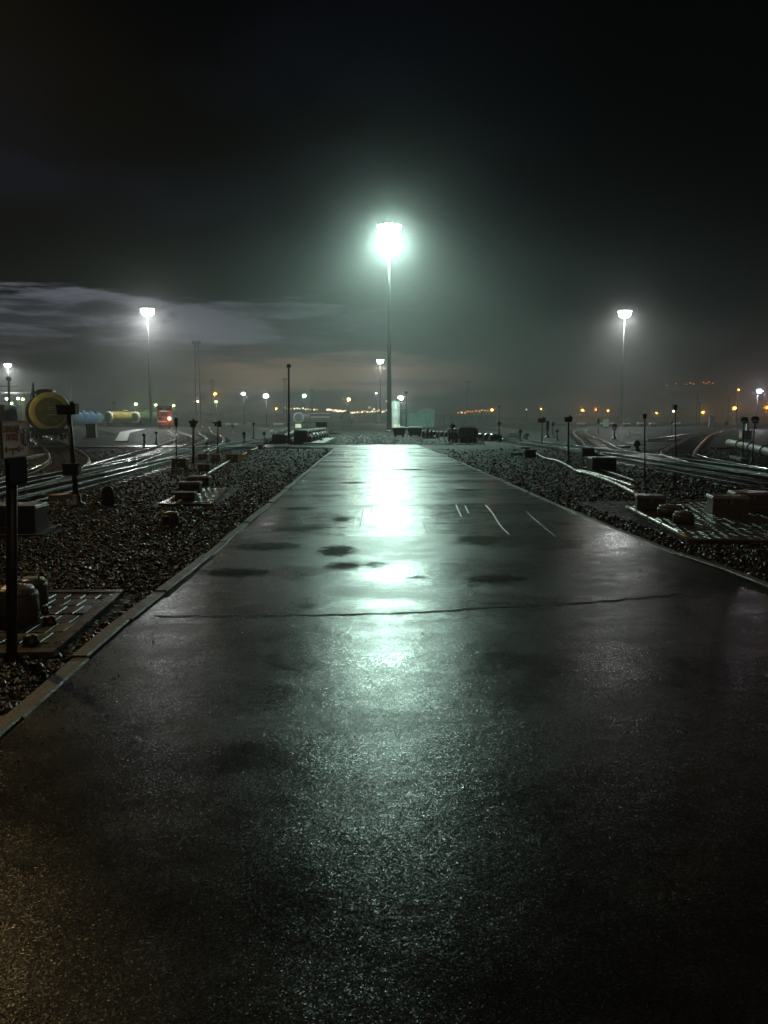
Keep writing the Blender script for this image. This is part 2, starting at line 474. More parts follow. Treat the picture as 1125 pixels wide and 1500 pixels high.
ribbon([(222, 903), (330, 903), (480, 901), (620, 897), (720, 890), (800, 886), (900, 880), (1000, 870)], 0.035, 'road_joint', M['joint'], wob=0.012)
ribbon([(402, 744), (480, 742), (560, 741), (660, 741), (760, 740), (800, 737)], 0.05, 'road_joint', M['joint'], wob=0.02)
ribbon([(455, 690.5), (540, 689.5), (640, 690), (697, 689.5)], 0.06, 'road_joint', M['joint'], wob=0.02)
ribbon([(430, 726), (520, 724), (600, 725)], 0.03, 'road_joint', M['joint'], wob=0.02)
ribbon([(475, 672), (560, 671.5), (655, 672)], 0.05, 'road_joint', M['joint'], wob=0.02)
def ridge(px, w, h):
    pts = [G(*p) for p in px]; pts = smooth_path([(p.x, p.y) for p in pts], 0.12)
    b = MB(); vs = []; k = len(pts)
    for i, p in enumerate(pts):
        d = (pts[min(i + 1, k - 1)] - pts[max(i - 1, 0)]).normalized(); n = Vector((-d.y, d.x, 0))
        s = 0.25 if i in (0, k - 1) else random.uniform(0.7, 1.2)
        for e, z in ((-1, 0.001), (-0.4, h * s), (0.4, h * s), (1, 0.001)):
            q = p + n * e * w * s / 2; vs.append((q.x, q.y, z))
    b.add(vs, [(4 * i + j, 4 * i + 4 + j, 4 * i + 5 + j, 4 * i + 1 + j) for i in range(k - 1) for j in range(3)], smooth=True)
    return tag(b.build('road_crack_seal', M['seal']), kind='structure')
M['seal'] = mat('wet_bitumen_seal', (0.02, 0.019, 0.018), 0.35, 0, 0.3, 20, 0.2)
for px in ([(533, 739), (531, 752), (527, 772)], [(545, 740), (543, 754)], [(668, 739), (676, 757)], [(681, 740), (687, 752)],
           [(711, 739), (722, 752), (732, 768), (747, 784)], [(770, 748), (790, 766), (815, 787)], [(620, 766), (626, 782)],
           [(637, 709), (653, 722)], [(670, 712), (684, 717)], [(560, 790), (575, 801)]):
    ridge(px, 0.03, 0.004)
def puddle(px, py, wx, wy, seed):
    r = random.Random(seed); c = G(px, py); n = 46
    e = G(px + wx, py); sx = abs(e.x - c.x); a = G(px, py - wy); b = G(px, py + wy); sy = abs(a.y - b.y) / 2
    ph = [r.uniform(0, 6.28) for _ in range(6)]
    pts = []
    for i in range(n):
        t = 2 * PI * i / n
        k = 1 + sum(0.22 / (j + 1) * math.sin((j + 2) * t + ph[j]) for j in range(5)) + r.uniform(-0.07, 0.07)
        pts.append((sx * k * math.cos(t), sy * k * math.sin(t)))
    m = MB(); m.add([(0, 0, 0)] + [(x, y, 0) for x, y in pts], [(0, 1 + i, 1 + (i + 1) % n) for i in range(n)])
    ob = m.build('puddle', M['puddle'], loc=(c.x, c.y, 0.004)); tag(ob, kind='structure')
for k, p in enumerate([(500, 761, 16, 6), (491, 806, 32, 13), (505, 829, 44, 7), (552, 827, 32, 5), (612, 846, 18, 2.5), (515, 707, 26, 2.2), (684, 718, 34, 2.6),
                       (600, 688, 40, 1.4), (640, 687, 9, 1.0), (345, 838, 70, 8), (400, 800, 60, 9), (440, 774, 60, 6), (700, 790, 50, 8), (720, 848, 60, 9), (440, 745, 40, 3)]):
    puddle(*p, seed=k + 3)

# ------------------------------------------------------------------ loose ballast stones
def stones(name, n, sampler, zb=GZ):
    base = np.array([(-1, -1, -1), (1, -1, -1), (1, 1, -1), (-1, 1, -1), (-.7, -.7, 1), (.7, -.7, 1), (.7, .7, 1), (-.7, .7, 1)], float)
    faces = np.array([(3, 2, 1, 0), (4, 5, 6, 7), (0, 1, 5, 4), (1, 2, 6, 5), (2, 3, 7, 6), (3, 0, 4, 7)])
    xy, size = sampler(n); n = len(xy)
    v = base[None] + rng.uniform(-0.38, 0.38, (n, 8, 3))
    sc = size[:, None] * rng.uniform(0.55, 1.15, (n, 3)) * np.array([1, 1, 0.75])
    v = v * sc[:, None, :] * 0.5
    # random tilt
    q = rng.normal(size=(n, 4)); q /= np.linalg.norm(q, axis=1)[:, None]
    w, x, y, z = q.T
    Rm = np.stack([1 - 2 * (y * y + z * z), 2 * (x * y - z * w), 2 * (x * z + y * w), 2 * (x * y + z * w), 1 - 2 * (x * x + z * z), 2 * (y * z - x * w), 2 * (x * z - y * w), 2 * (y * z + x * w), 1 - 2 * (x * x + y * y)], 1).reshape(n, 3, 3)
    v = np.einsum('nij,nkj->nki', Rm, v)
    v[:, :, 0] += xy[:, 0, None]; v[:, :, 1] += xy[:, 1, None]; v[:, :, 2] += zb + size[:, None] * rng.uniform(0.0, 0.35, (n, 1))
    f = (faces[None] + (np.arange(n) * 8)[:, None, None]).reshape(-1)
    me = bpy.data.meshes.new(name)
    me.vertices.add(n * 8); me.vertices.foreach_set('co', v.reshape(-1))
    me.loops.add(n * 24); me.loops.foreach_set('vertex_index', f.astype(np.int32))
    me.polygons.add(n * 6); me.polygons.foreach_set('loop_start', np.arange(0, n * 24, 4, dtype=np.int32))
    try: me.polygons.foreach_set('loop_total', np.full(n * 6, 4, np.int32))
    except Exception: pass
    me.update(calc_edges=True); me.validate()
    me.materials.append(M['stone'])
    ob = bpy.data.objects.new(name, me); COL.objects.link(ob)
    return ob
LsA = np.array([(p.x, p.y) for p in Ls]); RsA = np.array([(p.x, p.y) for p in Rs])
def samp(side):
    def fn(n):
        # denser near the camera (uniform in screen rows)
        d = 1.0 / rng.uniform(1 / 46.0, 1 / 3.0, n * 2)
        w = 0.62 * d + 1.0
        if side < 0:
            x = np.interp(d, LsA[:, 1], LsA[:, 0]) - 0.17 - rng.uniform(0, 1, n * 2) ** 1.1 * np.maximum(0.5, w * 0.72)
            ok = x > -0.55 * d - 1.2
        else:
            x = np.interp(d, RsA[:, 1], RsA[:, 0]) + 0.14 + rng.uniform(0, 1, n * 2) ** 1.1 * np.maximum(0.5, w * 0.72)
            ok = x < 0.62 * d + 1
        # keep paved pads free
        for (x0, x1, y0, y1) in PADS:
            ok &= ~((x > x0) & (x < x1) & (d > y0) & (d < y1))
        x, d = x[ok][:n], d[ok][:n]
        s = (0.014 + 0.06 * rng.beta(1.3, 3.6, len(x))) * (1 + d / 45)
        return np.stack([x, d], 1), s
    return fn

# paved pads (world rectangles)
def padrect(px): 
    P = [G(*p) for p in px]
    return P
pad_defs = {
    'near_left': [(182, 863), (78, 953), (-120, 957), (-60, 863)],
    'mid_left': [(232, 737), (311, 737), (333, 713), (287, 711)],
    'left': [(-30, 783), (62, 782), (88, 768), (10, 768)],
    'right': [(920, 742), (1007, 789), (1290, 792), (1170, 735), (1040, 730)],
}
PADS = []
for k_, px in pad_defs.items():
    P = [G(*p) for p in px]
    PADS.append((min(p.x for p in P) - .05, max(p.x for p in P) + .05, min(p.y for p in P) - .05, max(p.y for p in P) + .05))
tag(stones('gravel', 52000, samp(-1)), 'loose wet brown ballast stones left of the road', 'gravel', kind='stuff')
tag(stones('gravel', 38000, samp(1)), 'loose wet brown ballast stones right of the road', 'gravel', kind='stuff')
def samp_far(n):
    d = 1.0 / rng.uniform(1 / 125.0, 1 / (YEND + 0.3), n)
    x = rng.uniform(-0.055, 0.16, n) * d
    s = rng.uniform(0.04, 0.10, n)
    return np.stack([x, d], 1), s
tag(stones('gravel', 9000, samp_far), 'coarse pale stones beyond the end of the road under the tall mast', 'gravel', kind='stuff')

def samp_grit(n):
    d = 1.0 / rng.uniform(1 / 25.0, 1 / 2.5, n); left = rng.random(n) < 0.5
    off = rng.exponential(0.16, n)
    x = np.where(left, np.interp(d, LsA[:, 1], LsA[:, 0]) + 0.02 + off, np.interp(d, RsA[:, 1], RsA[:, 0]) - 0.02 - off)
    return np.stack([x, d], 1), rng.uniform(0.004, 0.013, n)
tag(stones('gravel', 700, samp_grit, 0.0), 'loose grit washed along both edges of the wet road', 'gravel', kind='stuff')
def pad(px, name, label, z=0.0, border=None):
    P = [G(*p) for p in px]
    c = sum(P, Vector()) / len(P)
    t = thing(name, label, 'paving', (c.x, c.y, GZ))
    o2 = [(p.x - c.x, p.y - c.y) for p in P]
    b = MB(); b.prism(o2, -0.04, 0.032 + z)
    def inside(x, y):
        s = False
        for i in range(len(o2)):
            (x1, y1), (x2, y2) = o2[i], o2[i - 1]
            if (y1 > y) != (y2 > y) and x < (x2 - x1) * (y - y1) / (y2 - y1) + x1: s = not s
        return s
    pw, ph, gp, ch = 0.15, 0.30, 0.010, 0.006
    xs = [p[0] for p in o2]; yy = [p[1] for p in o2]; row = 0; y = min(yy)
    while y < max(yy):
        x = min(xs) - (pw / 2 if row % 2 else 0)
        while x < max(xs):
            if all(inside(x + u * pw, y + v * ph) for u in (0, 1) for v in (0, 1)) and abs((x + c.x)) < 0.6 * (y + c.y) + 1:
                w2, h2 = (pw - gp) / 2, (ph - gp) / 2; dz = random.uniform(-0.003, 0.003)
                T_ = Matrix.Translation((x + pw / 2, y + ph / 2, 0.044 + z + dz)) @ Matrix.Rotation(random.gauss(0, 0.012), 4, 'X') @ Matrix.Rotation(random.gauss(0, 0.035), 4, 'Y')
                vs = [(sx * w2, sy * h2, -0.04) for sx, sy in ((-1, -1), (1, -1), (1, 1), (-1, 1))] + [(sx * w2, sy * h2, -ch) for sx, sy in ((-1, -1), (1, -1), (1, 1), (-1, 1))] + [(sx * (w2 - ch), sy * (h2 - ch), 0) for sx, sy in ((-1, -1), (1, -1), (1, 1), (-1, 1))]
                b.add(vs, [(8, 9, 10, 11)] + [(q + i, q + (i + 1) % 4, q + 4 + (i + 1) % 4, q + 4 + i) for q in (0, 4) for i in range(4)], T=T_)
            x += pw
        y += ph; row += 1
    b.build('paver_field', M['paver'], t)
    e = MB()
    for i in range(len(o2)):
        a, d = Vector((*o2[i], 0)), Vector((*o2[(i + 1) % len(o2)], 0))
        dr = (d - a).normalized(); n = Vector((-dr.y, dr.x, 0))
        if (n.dot(-a) < 0): n = -n
        q = [a, d, d + n * 0.11, a + n * 0.11]
        if (q[1] - q[0]).cross(q[2] - q[1]).z < 0: q.reverse()
        e.prism([(p.x, p.y) for p in q], -0.03, 0.05 + z + i * 0.002)
    e.build('border', M['padedge'], t)
    return t
M['padedge'] = mat('wet_pad_border', (0.065, 0.052, 0.04), 0.3, 0, 0.4, 5, 0.2)
pad(pad_defs['near_left'], 'paved_pad', 'brown block paved pad around the near sign post at left')
pad(pad_defs['mid_left'], 'paved_pad', 'small block paved pad with equipment boxes below the white pipe at left')
pad(pad_defs['left'], 'paved_pad', 'narrow paved pad under the dark box at the left frame edge')
pad(pad_defs['right'], 'paved_pad', 'large block paved pad with shining joints at right')

# ------------------------------------------------------------------ tracks
RAILPROF = [(-0.07, 0), (0.07, 0), (0.07, 0.012), (0.012, 0.03), (0.012, 0.105), (0.036, 0.115), (0.036, 0.138), (0.031, 0.147), (0.020, 0.1535), (0.0, 0.156), (-0.020, 0.1535), (-0.031, 0.147), (-0.036, 0.138), (-0.036, 0.115), (-0.012, 0.105), (-0.012, 0.03), (-0.07, 0.012)]
slp = MB(); slp.box((0, 0, 0), (2.6, 0.24, 0.12), top=0.97, topy=0.8)
slp_me = slp.mesh('sleeper', M['sleeper'])
fast = MB()
def track(pts, label, nsl=0, step=1.0, far_sl=True):
    c = smooth_path(pts, step)
    k = len(c)
    base = c[0].copy()
    t = thing('railway_track', label, 'railway track', (base.x, base.y, GZ), 0, 'railway tracks of the yard')
    nrm = []
    for i in range(k):
        d = (c[min(i + 1, k - 1)] - c[max(i - 1, 0)]).normalized()
        nrm.append(Vector((d.y, -d.x, 0)))
    for s in (-0.76, 0.76):
        vs = []; n = len(RAILPROF)
        for i in range(k):
            p = c[i] - base
            for (w, z) in RAILPROF:
                q = p + nrm[i] * (s + w); vs.append((q.x, q.y, z + 0.035))
        fs = [(i * n + j, i * n + (j + 1) % n, (i + 1) * n + (j + 1) % n, (i + 1) * n + j) for i in range(k - 1) for j in range(n)]
        fs += [tuple(reversed(range(n))), tuple((k - 1) * n + j for j in range(n))]
        rb = MB().add(vs, fs)
        for i in range((k - 1) * n): rb.sm[i] = 7 <= (i % n) <= 10      # rounded, polished head
        rb.build('rail', M['rail'], t)
    # sleepers
    pos = []
    acc = 0.3
    for i in range(k - 1):
        a, b = c[i], c[i + 1]; ln = (b - a).length; d = (b - a).normalized()
        while acc < ln:
            pos.append((a + d * acc - base, math.atan2(d.y, d.x) - PI / 2)); acc += 0.62
        acc -= ln
    rest = MB(); ci = 0
    for p, r in pos:
        w = p + base
        vis = abs(w.x) < 0.6 * w.y + 2
        if not (44.8 < w.y < 53 and w.x < -5) or True:
            if ci < nsl and vis:
                s = bpy.data.objects.new('sleeper', slp_me); COL.objects.link(s); s.parent = t
                s.location = (p.x, p.y, -0.025 + random.uniform(-0.008, 0.006)); s.rotation_euler = (0, 0, r + random.uniform(-0.02, 0.02)); ci += 1
            elif vis and far_sl:
                rest.box((p.x, p.y, -0.025), (2.6, 0.24, 0.12), r, top=0.97, topy=0.8)
    if rest.v:
        tag(rest.build('sleeper', M['sleeper'], t), kind='stuff')
    return t
track([(-8.4, 8), (-8.45, 18), (-8.7, 30), (-8.9, 42), (-8.4, 55), (-7.3, 80), (-6, 113)], 'straight railway track running left of the road past the white pipe', 80)
track([(-8.5, 15), (-9.2, 22), (-12, 32), (-18.3, 47), (-24.3, 60), (-31, 75), (-40, 95)], 'curved siding bending left under the big yellow ringed tank wagon', 80)
track([(-8.75, 27), (-10.1, 36), (-12.6, 53), (-16.7, 74), (-24, 101), (-37, 147), (-50, 195)], 'track winding away to the red locomotive', 60)
track([(-8.9, 40), (-10.2, 52), (-13.6, 72), (-20, 100), (-27, 135), (-36, 180)], 'branch track just right of the one leading to the red locomotive', 40)
track([(12.0, 10), (12.2, 23), (12.6, 33), (12.6, 45), (12.2, 60), (11.2, 80), (10, 110)], 'bright straight railway track running along the right side of the road', 90)
track([(12.1, 17), (12.7, 26), (14.6, 35), (18, 43), (26, 60), (37, 83), (48, 104), (66, 140)], 'curved siding bending right behind the thin dark posts', 80)
track([(12.6, 38), (14.3, 46), (18.5, 62), (23.8, 83), (34, 120), (47, 160)], 'branch track turning right behind the flag shaped signal', 60)
track([(-7.5, 8), (-7.75, 18), (-8.3, 31), (-8.8, 43)], 'merging turnout track nearest the white pipe on the left', 50)
track([(10.7, 10), (11.0, 21), (11.7, 33), (12.4, 45)], 'merging turnout track nearest the white pipes on the right', 50)
for pts, lab in (([(24, 62), (34, 80), (62, 130), (110, 215)], 'distant track crossing the right side toward the gantry'),
                 ([(12, 62), (17, 85), (24, 120), (30, 180)], 'distant track between the fence and the pale cabinets'),
                 ([(-30, 92), (-44, 128), (-70, 190), (-90, 235)], 'distant track under the row of coloured tank wagons'),
                 ([(-7.4, 74), (-9.5, 95), (-14, 130), (-16, 190), (-18, 260)], 'distant track leading to the pale tank wagon left of the mast')):
    track(pts, lab, 0, 3.0)

# ------------------------------------------------------------------ lamps
def spot(parent, z, power, col, size_deg, blend, radius, loc=(0, 0)):
    ld = bpy.data.lights.new('mast_light', 'SPOT'); ld.energy = power; ld.color = col
    ld.spot_size = math.radians(size_deg); ld.spot_blend = blend; ld.shadow_soft_size = radius
    o = bpy.data.objects.new('mast_light', ld); COL.objects.link(o); o.parent = parent; o.location = (loc[0], loc[1], z)
    return o
def point(parent, loc, power, col, radius=0.3):
    ld = bpy.data.lights.new('lamp_light', 'POINT'); ld.energy = power; ld.color = col; ld.shadow_soft_size = radius
    o = bpy.data.objects.new('lamp_light', ld); COL.objects.link(o); o.parent = parent; o.location = loc
    return o
M['mastglare'] = emit('floodlight_glare', (0.92, 1.0, 0.96), 40)
MH = 29.0
def make_mast(label, loc):
    t = thing('floodlight_mast', label, 'light mast', loc, 0, 'tall floodlight masts')
    p = MB()
    hs = [0, 0.3, 10, 19, MH - 1]; rs = [0.42, 0.40, 0.30, 0.20, 0.11]
    p.lathe(list(zip(rs, hs)), n=14); p.tube((0, 0, -0.1), (0, 0, 0.25), 0.7, 0.62, 14)
    p.build('pole', M['pole'], t)
    c = MB()
    zt = MH - 0.1
    for i in range(24):
        a0, a1 = 2 * PI * i / 24, 2 * PI * (i + 1) / 24
        c.tube((1.05 * math.cos(a0), 1.05 * math.sin(a0), zt), (1.05 * math.cos(a1), 1.05 * math.sin(a1), zt), 0.05, n=6)
    for i in range(6):
        a = PI * i / 3
        c.tube((0, 0, zt), (1.05 * math.cos(a), 1.05 * math.sin(a), zt), 0.05, n=6)
    c.tube((0, 0, MH - 1.0), (0, 0, MH + 0.5), 0.12, 0.08, 10)
    c.build('lamp_ring', M['pole'], t)
    for i in range(12):
        a = 2 * PI * i / 12 + 0.2
        h = MB(); T = Matrix.Translation((1.35 * math.cos(a), 1.35 * math.sin(a), MH - 0.2)) @ Matrix.Rotation(a, 4, 'Z') @ Matrix.Rotation(math.radians(30), 4, 'Y')
        h.box((0, 0, 0.03), (0.30, 0.60, 0.56), T=T)
        h.box((-0.22, 0, 0.0), (0.14, 0.2, 0.2), T=T)
        fl = h.build('floodlight', M['galv'], t)
        l = MB(); l.lathe([(0.01, 0.0), (0.27, 0.0), (0.25, 0.06), (0.15, 0.11), (1e-4, 0.13)], (0.16, 0, 0.03), 'X', 16, T=T)
        l.build('lens', M['mastglare'], fl)
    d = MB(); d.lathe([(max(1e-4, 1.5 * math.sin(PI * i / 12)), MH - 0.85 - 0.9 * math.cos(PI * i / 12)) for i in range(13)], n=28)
    d.build('bloom_bowl', M['mastglare'], t)  # glowing bowl added to give the lamp head the shape of its bloom
    return t
def base_at(px, D):
    p = A(px, 600, D); return (p.x, p.y, GZ)
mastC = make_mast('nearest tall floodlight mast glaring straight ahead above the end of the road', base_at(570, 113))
LCOL = (0.65, 1.0, 0.84)
LWHT = (0.97, 1.0, 0.96)
others = []
for px, D, lab in ((221, 197, 'floodlight mast at left rising behind the red locomotive'),
                   (910, 197, 'floodlight mast at right rising above the curved tracks'),
                   (557, 358, 'small distant floodlight mast just left of the nearest mast'),
                   (15, 390, 'floodlight mast at the far left edge behind the yellow ringed tank wagon')):
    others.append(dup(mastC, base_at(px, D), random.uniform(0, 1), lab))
PW = 80000
def mast_lights(mst, main, ang, wide, wang, col):
    spot(mst, MH - 1.4, PW * main, col, ang, 0.3, 2.2)
    spot(mst, MH - 1.35, PW * wide, col, wang, 0.16, 2.2)
mast_lights(mastC, 4.0, 146, 3.0, 167, LCOL)
mast_lights(others[0], 1.1, 120, 1.5, 174, LWHT)
mast_lights(others[1], 2.4, 108, 0.95, 174, LWHT)
mast_lights(others[2], 0.5, 120, 0.6, 177, LWHT)
mast_lights(others[3], 0.4, 120, 2.4, 177, LWHT)

COLS = {'white': ((1, 1, 0.97), 14), 'warm': ((1, 0.78, 0.5), 10), 'orange': ((1, 0.5, 0.12), 6), 'deep': ((1, 0.28, 0.05), 3.5), 'yellow': ((1, 0.85, 0.42), 8),
        'green': ((0.72, 1, 0.42), 8), 'cyan': ((0.6, 1, 0.88), 9), 'violet': ((0.9, 0.85, 1), 12), 'red': ((1, 0.12, 0.05), 3)}
for k in list(COLS): M['bulb_' + k] = emit('glowing_' + k + '_lamp', *COLS[k])
def street_lamp(px, py, z, colr, rpx, label, power=0, group=None, D=None, deep=1.0):
    D = D or (z - EYE) / max(2.0, HZ - py) * F
    p = A(px, py, D)
    h = p.z - GZ
    t = thing('street_lamp', label, 'lamp', (p.x, p.y, GZ), 0, group)
    r = rpx * D / F
    a = MB(); a.tube((0, 0, -0.1), (0, 0, h + r * 0.6), 0.0011 * D * 0.35 + 0.05, 0.05 + 0.0002 * D, 8); a.build('pole', M['pole'], t)
    b = MB(); b.box((0, -r * 0.3, h + r * 0.95), (r * 1.5, r * 1.6, r * 0.3), top=0.7); b.build('lamp_head', M['dark'], t)
    c = MB(); c.sphere((0, -r * 1.0, h), r, 0, 12, 8, 0.85); c.build('bulb', M['bulb_' + colr], t)
    if power:
        point(t, (0, -r * 2.4, h - r * 0.2), 0.45 * power * (D / 250.0) ** 2, COLS[colr][0], r * 0.6)
    return t
SL = street_lamp
SL(316, 577, 12, 'orange', 2.6, 'orange lamp high above the green white one left of centre', 5000)
SL(290, 588, 11, 'warm', 1.8, 'small warm lamp at the foot of the twin lattice mast', 2500)
SL(317, 588.5, 9, 'green', 2.2, 'pale green lamp directly below the orange lamp', 3000)
SL(357, 577, 12, 'white', 2.8, 'white lamp left of the large white lamp on a pole', 6000)
SL(390, 580, 7.6, 'white', 4.0, 'large white lamp on a visible slim pole left of the thin dark pole', 9000, D=190)
SL(446, 580, 11, 'cyan', 3.2, 'cyan white lamp just right of the thin dark pole', 7000)
SL(511, 585, 10, 'yellow', 2.8, 'round yellow lamp between the thin dark pole and the masts', 5000)
SL(405, 598.5, 9, 'orange', 1.8, 'small orange lamp low beside the thin dark pole', 2500)
SL(200, 592, 10, 'green', 2.4, 'yellow green lamp above the blue tank wagons', 3500)
SL(229, 593, 10, 'green', 1.9, 'yellow green lamp close left of the red locomotive', 2500)
SL(255, 594, 10, 'green', 2.1, 'green lamp close right of the red locomotive', 3000)
SL(551, 576, 12, 'white', 1.3, 'tiny white lamp beside the small distant floodlight mast', 1200)
SL(587, 583, 11, 'white', 4.2, 'bright white lamp behind the white storage silo', 12000, D=330)
SL(567, 588, 10, 'white', 1.4, 'small white lamp hidden half behind the nearest mast', 2000, D=331)
SL(852, 601, 9, 'orange', 2.2, 'orange lamp above the pale cabinets left of the right mast', 3500)
SL(872, 600, 9, 'deep', 1.6, 'dim red orange lamp between two orange lamps near the right mast', 1500)
SL(890, 601.5, 9, 'orange', 1.6, 'small orange lamp close left of the right mast', 1800)
SL(792, 599, 10, 'orange', 1.0, 'tiny orange lamp above the red topped marker post', 800)
SL(771, 600, 10, 'warm', 0.8, 'tiny pale lamp left of the red topped marker post')
SL(961, 605, 8, 'orange', 1.4, 'small low orange lamp between the right mast and the gantry', 1500)
SL(1028, 604, 8, 'orange', 2.3, 'orange lamp under the gantry beam', 4000)
SL(1074, 598, 9, 'orange', 3.0, 'large orange lamp just right of the gantry', 6000)
SL(1121, 597, 9, 'deep', 3.2, 'deep orange lamp at the right frame edge', 7000)
SL(1110, 573, 8, 'violet', 3.8, 'brilliant violet white lamp on a pole near the right frame edge', 30000, D=150)
SL(1081, 571, 10, 'orange', 1.5, 'amber lamp high between the gantry and the violet white lamp', 1500)
SL(11, 584, 9, 'violet', 2.2, 'violet white lamp near the left edge below the far left mast', 3000, D=300)
SL(18, 591, 8, 'green', 2.1, 'green lamp lowest of the cluster by the left edge', 2500, D=302)
SL(27.5, 584, 9, 'white', 2.0, 'bluish white lamp in the cluster beside the tank wagon', 2500, D=305)
SL(34.5, 585, 9, 'green', 2.3, 'yellow green lamp nearest the tank wagon in the left cluster', 3000, D=307)
# strings of tiny lamps on the horizon: one small mesh each
def string(n, x0, x1, y0, y1, col, D, label, group, rr=(0.7, 1.3)):
    for i in range(n):
        px = x0 + (x1 - x0) * (i + random.uniform(-0.25, 0.25)) / max(1, n - 1)
        py = y0 + (y1 - y0) * i / max(1, n - 1) + random.uniform(-1.0, 1.0)
        d = D * random.uniform(0.9, 1.1); p = A(px, py, d); r = random.uniform(*rr) * d / F
        m = MB(); h = p.z - GZ
        m.tube((0, 0, -0.1), (0, 0, h), 0.18, 0.12, 6, 0); m.box((0, 0, h + r * 0.9), (r * 1.2, r * 1.2, r * 0.3), mi=0); m.sphere((0, -r * 0.4, h), r, 1, 8, 6)
        ob = m.build('street_lamp', [M['pole'], M['bulb_' + (col if random.random() < 0.8 else 'orange')]], loc=(p.x, p.y, GZ))
        tag(ob, label, 'lamp', group)
string(12, 418, 464, 597.5, 600, 'warm', 700, 'tiny warm lamp in the horizon string just right of the thin dark pole', 'horizon lamps by the thin dark pole')
string(12, 479, 505, 600.5, 602.5, 'warm', 800, 'tiny warm lamp in the dense cluster below the round yellow lamp', 'horizon lamps below the yellow lamp', (0.9, 1.6))
string(16, 512, 567, 604.5, 601.5, 'warm', 850, 'tiny warm lamp in the horizon string ending at the nearest mast', 'horizon lamps left of the nearest mast', (0.8, 1.5))
string(4, 540, 562, 598, 603, 'yellow', 840, 'small yellowish lamp above the horizon string beside the nearest mast', 'raised lamps left of the nearest mast', (1.0, 1.5))
string(11, 672, 714, 604.5, 601, 'deep', 420, 'orange lamp in the rising row above the grey fence', 'orange lamp row above the grey fence', (0.8, 1.4))
SL(720, 600.5, 8, 'orange', 2.4, 'largest orange lamp ending the row above the grey fence', 2500, D=415)

# lamps outside the frame that light the foreground
t = thing('street_lamp', 'warm yard lamp on a pole beyond the left frame edge', 'lamp', (-15, 19.5, GZ), 0)
a = MB(); a.tube((0, 0, -0.1), (0, 0, 17), 0.16, 0.08, 12); a.tube((0, 0, 16.8), (1.2, -0.8, 17), 0.05, 0.04, 8); a.build('pole', M['pole'], t)
a = MB(); a.box((1.5, -1.0, 16.95), (0.8, 0.4, 0.18), -0.6, top=0.8); a.build('lamp_head', M['dark'], t)
a = MB(); a.box((1.5, -1.0, 16.83), (0.6, 0.3, 0.05), -0.6); a.build('bulb', M['bulb_yellow'], t)
spot(t, 16.4, 10500, (1.0, 0.70, 0.30), 118, 0.3, 0.3, (1.5, -1.0))
t = thing('street_lamp', 'orange yard lamp on a pole beyond the right frame edge', 'lamp', (66, 112, GZ), 0)
a = MB(); a.tube((0, 0, -0.1), (0, 0, 11), 0.14, 0.08, 12); a.tube((0, 0, 10.8), (-1.2, -0.8, 11), 0.05, 0.04, 8); a.build('pole', M['pole'], t)
a = MB(); a.box((-1.5, -1.0, 10.95), (0.8, 0.4, 0.18), 0.6, top=0.8); a.build('lamp_head', M['dark'], t)
a = MB(); a.box((-1.5, -1.0, 10.83), (0.6, 0.3, 0.05), 0.6); a.build('bulb', M['bulb_orange'], t)
point(t, (-1.5, -1.0, 10.4), 1500, (1.0, 0.42, 0.14), 0.3)


t = thing('street_lamp', 'unseen warm lamp added behind the camera to the right to light the sign', 'lamp', (12, -12, GZ), 0)  # added out of view to brighten the sign board
a = MB(); a.tube((0, 0, -0.1), (0, 0, 9), 0.12, 0.07, 12); a.tube((0, 0, 8.8), (-1.0, 1.0, 9), 0.05, 0.04, 8); a.build('pole', M['pole'], t)
a = MB(); a.box((-1.2, 1.2, 8.95), (0.7, 0.35, 0.16), 0.8, top=0.8); a.build('lamp_head', M['dark'], t)
a = MB(); a.box((-1.2, 1.2, 8.85), (0.5, 0.25, 0.05), 0.8); a.build('bulb', M['bulb_warm'], t)
spot(t, 8.6, 5400, (1.0, 0.68, 0.42), 160, 0.4, 0.25, (-1.2, 1.2))

t = thing('street_lamp', 'warm yard lamp on a pole beyond the left frame edge near the curved siding', 'lamp', (-37, 46, GZ), 0)
a = MB(); a.tube((0, 0, -0.1), (0, 0, 11), 0.12, 0.07, 12); a.tube((0, 0, 10.8), (1.0, 0.3, 11), 0.05, 0.04, 8); a.build('pole', M['pole'], t)
a = MB(); a.box((1.2, 0.4, 10.95), (0.7, 0.35, 0.16), 0.3, top=0.8); a.build('lamp_head', M['dark'], t)
a = MB(); a.box((1.2, 0.4, 10.85), (0.5, 0.25, 0.05), 0.3); a.build('bulb', M['bulb_yellow'], t)
spot(t, 10.6, 5200, (1.0, 0.82, 0.46), 165, 0.3, 0.25, (1.2, 0.4))
# ------------------------------------------------------------------ sign post at left
sp = G(17, 968, GZ)
t = thing('sign_post', 'white sign with red lettering and walking figure disc at the left edge', 'sign', (sp.x, sp.y, GZ))
H0 = A(22, 643, sp.y).z - GZ     # board centre height
SX = A(17, 643, sp.y).x - sp.x      # the post leans a little towards the road
a = MB(); a.tube((-SX * 0.1, 0, -0.2), (SX * 1.06, 0, H0 + 0.10), 0.038, 0.038, 16); a.build('post', M['dark'], t)
def y_on(px):
    r_ = ray(px, 643); return (sp.x + SX + 0.052) / r_.x * r_.y - sp.y
Y0, Y1 = y_on(3), y_on(42)
# the board faces the road (+X), turned slightly to the camera
SR = PI / 2
def signpart(mb, name, m, parent=t, dx=0.0, bevel=0):
    return mb.build(name, m, parent)
T = Matrix.Translation((SX + 0.052, (Y0 + Y1) / 2, H0)) @ Matrix.Rotation(SR, 4, 'Z') @ Matrix.Rotation(PI / 2, 4, 'X')
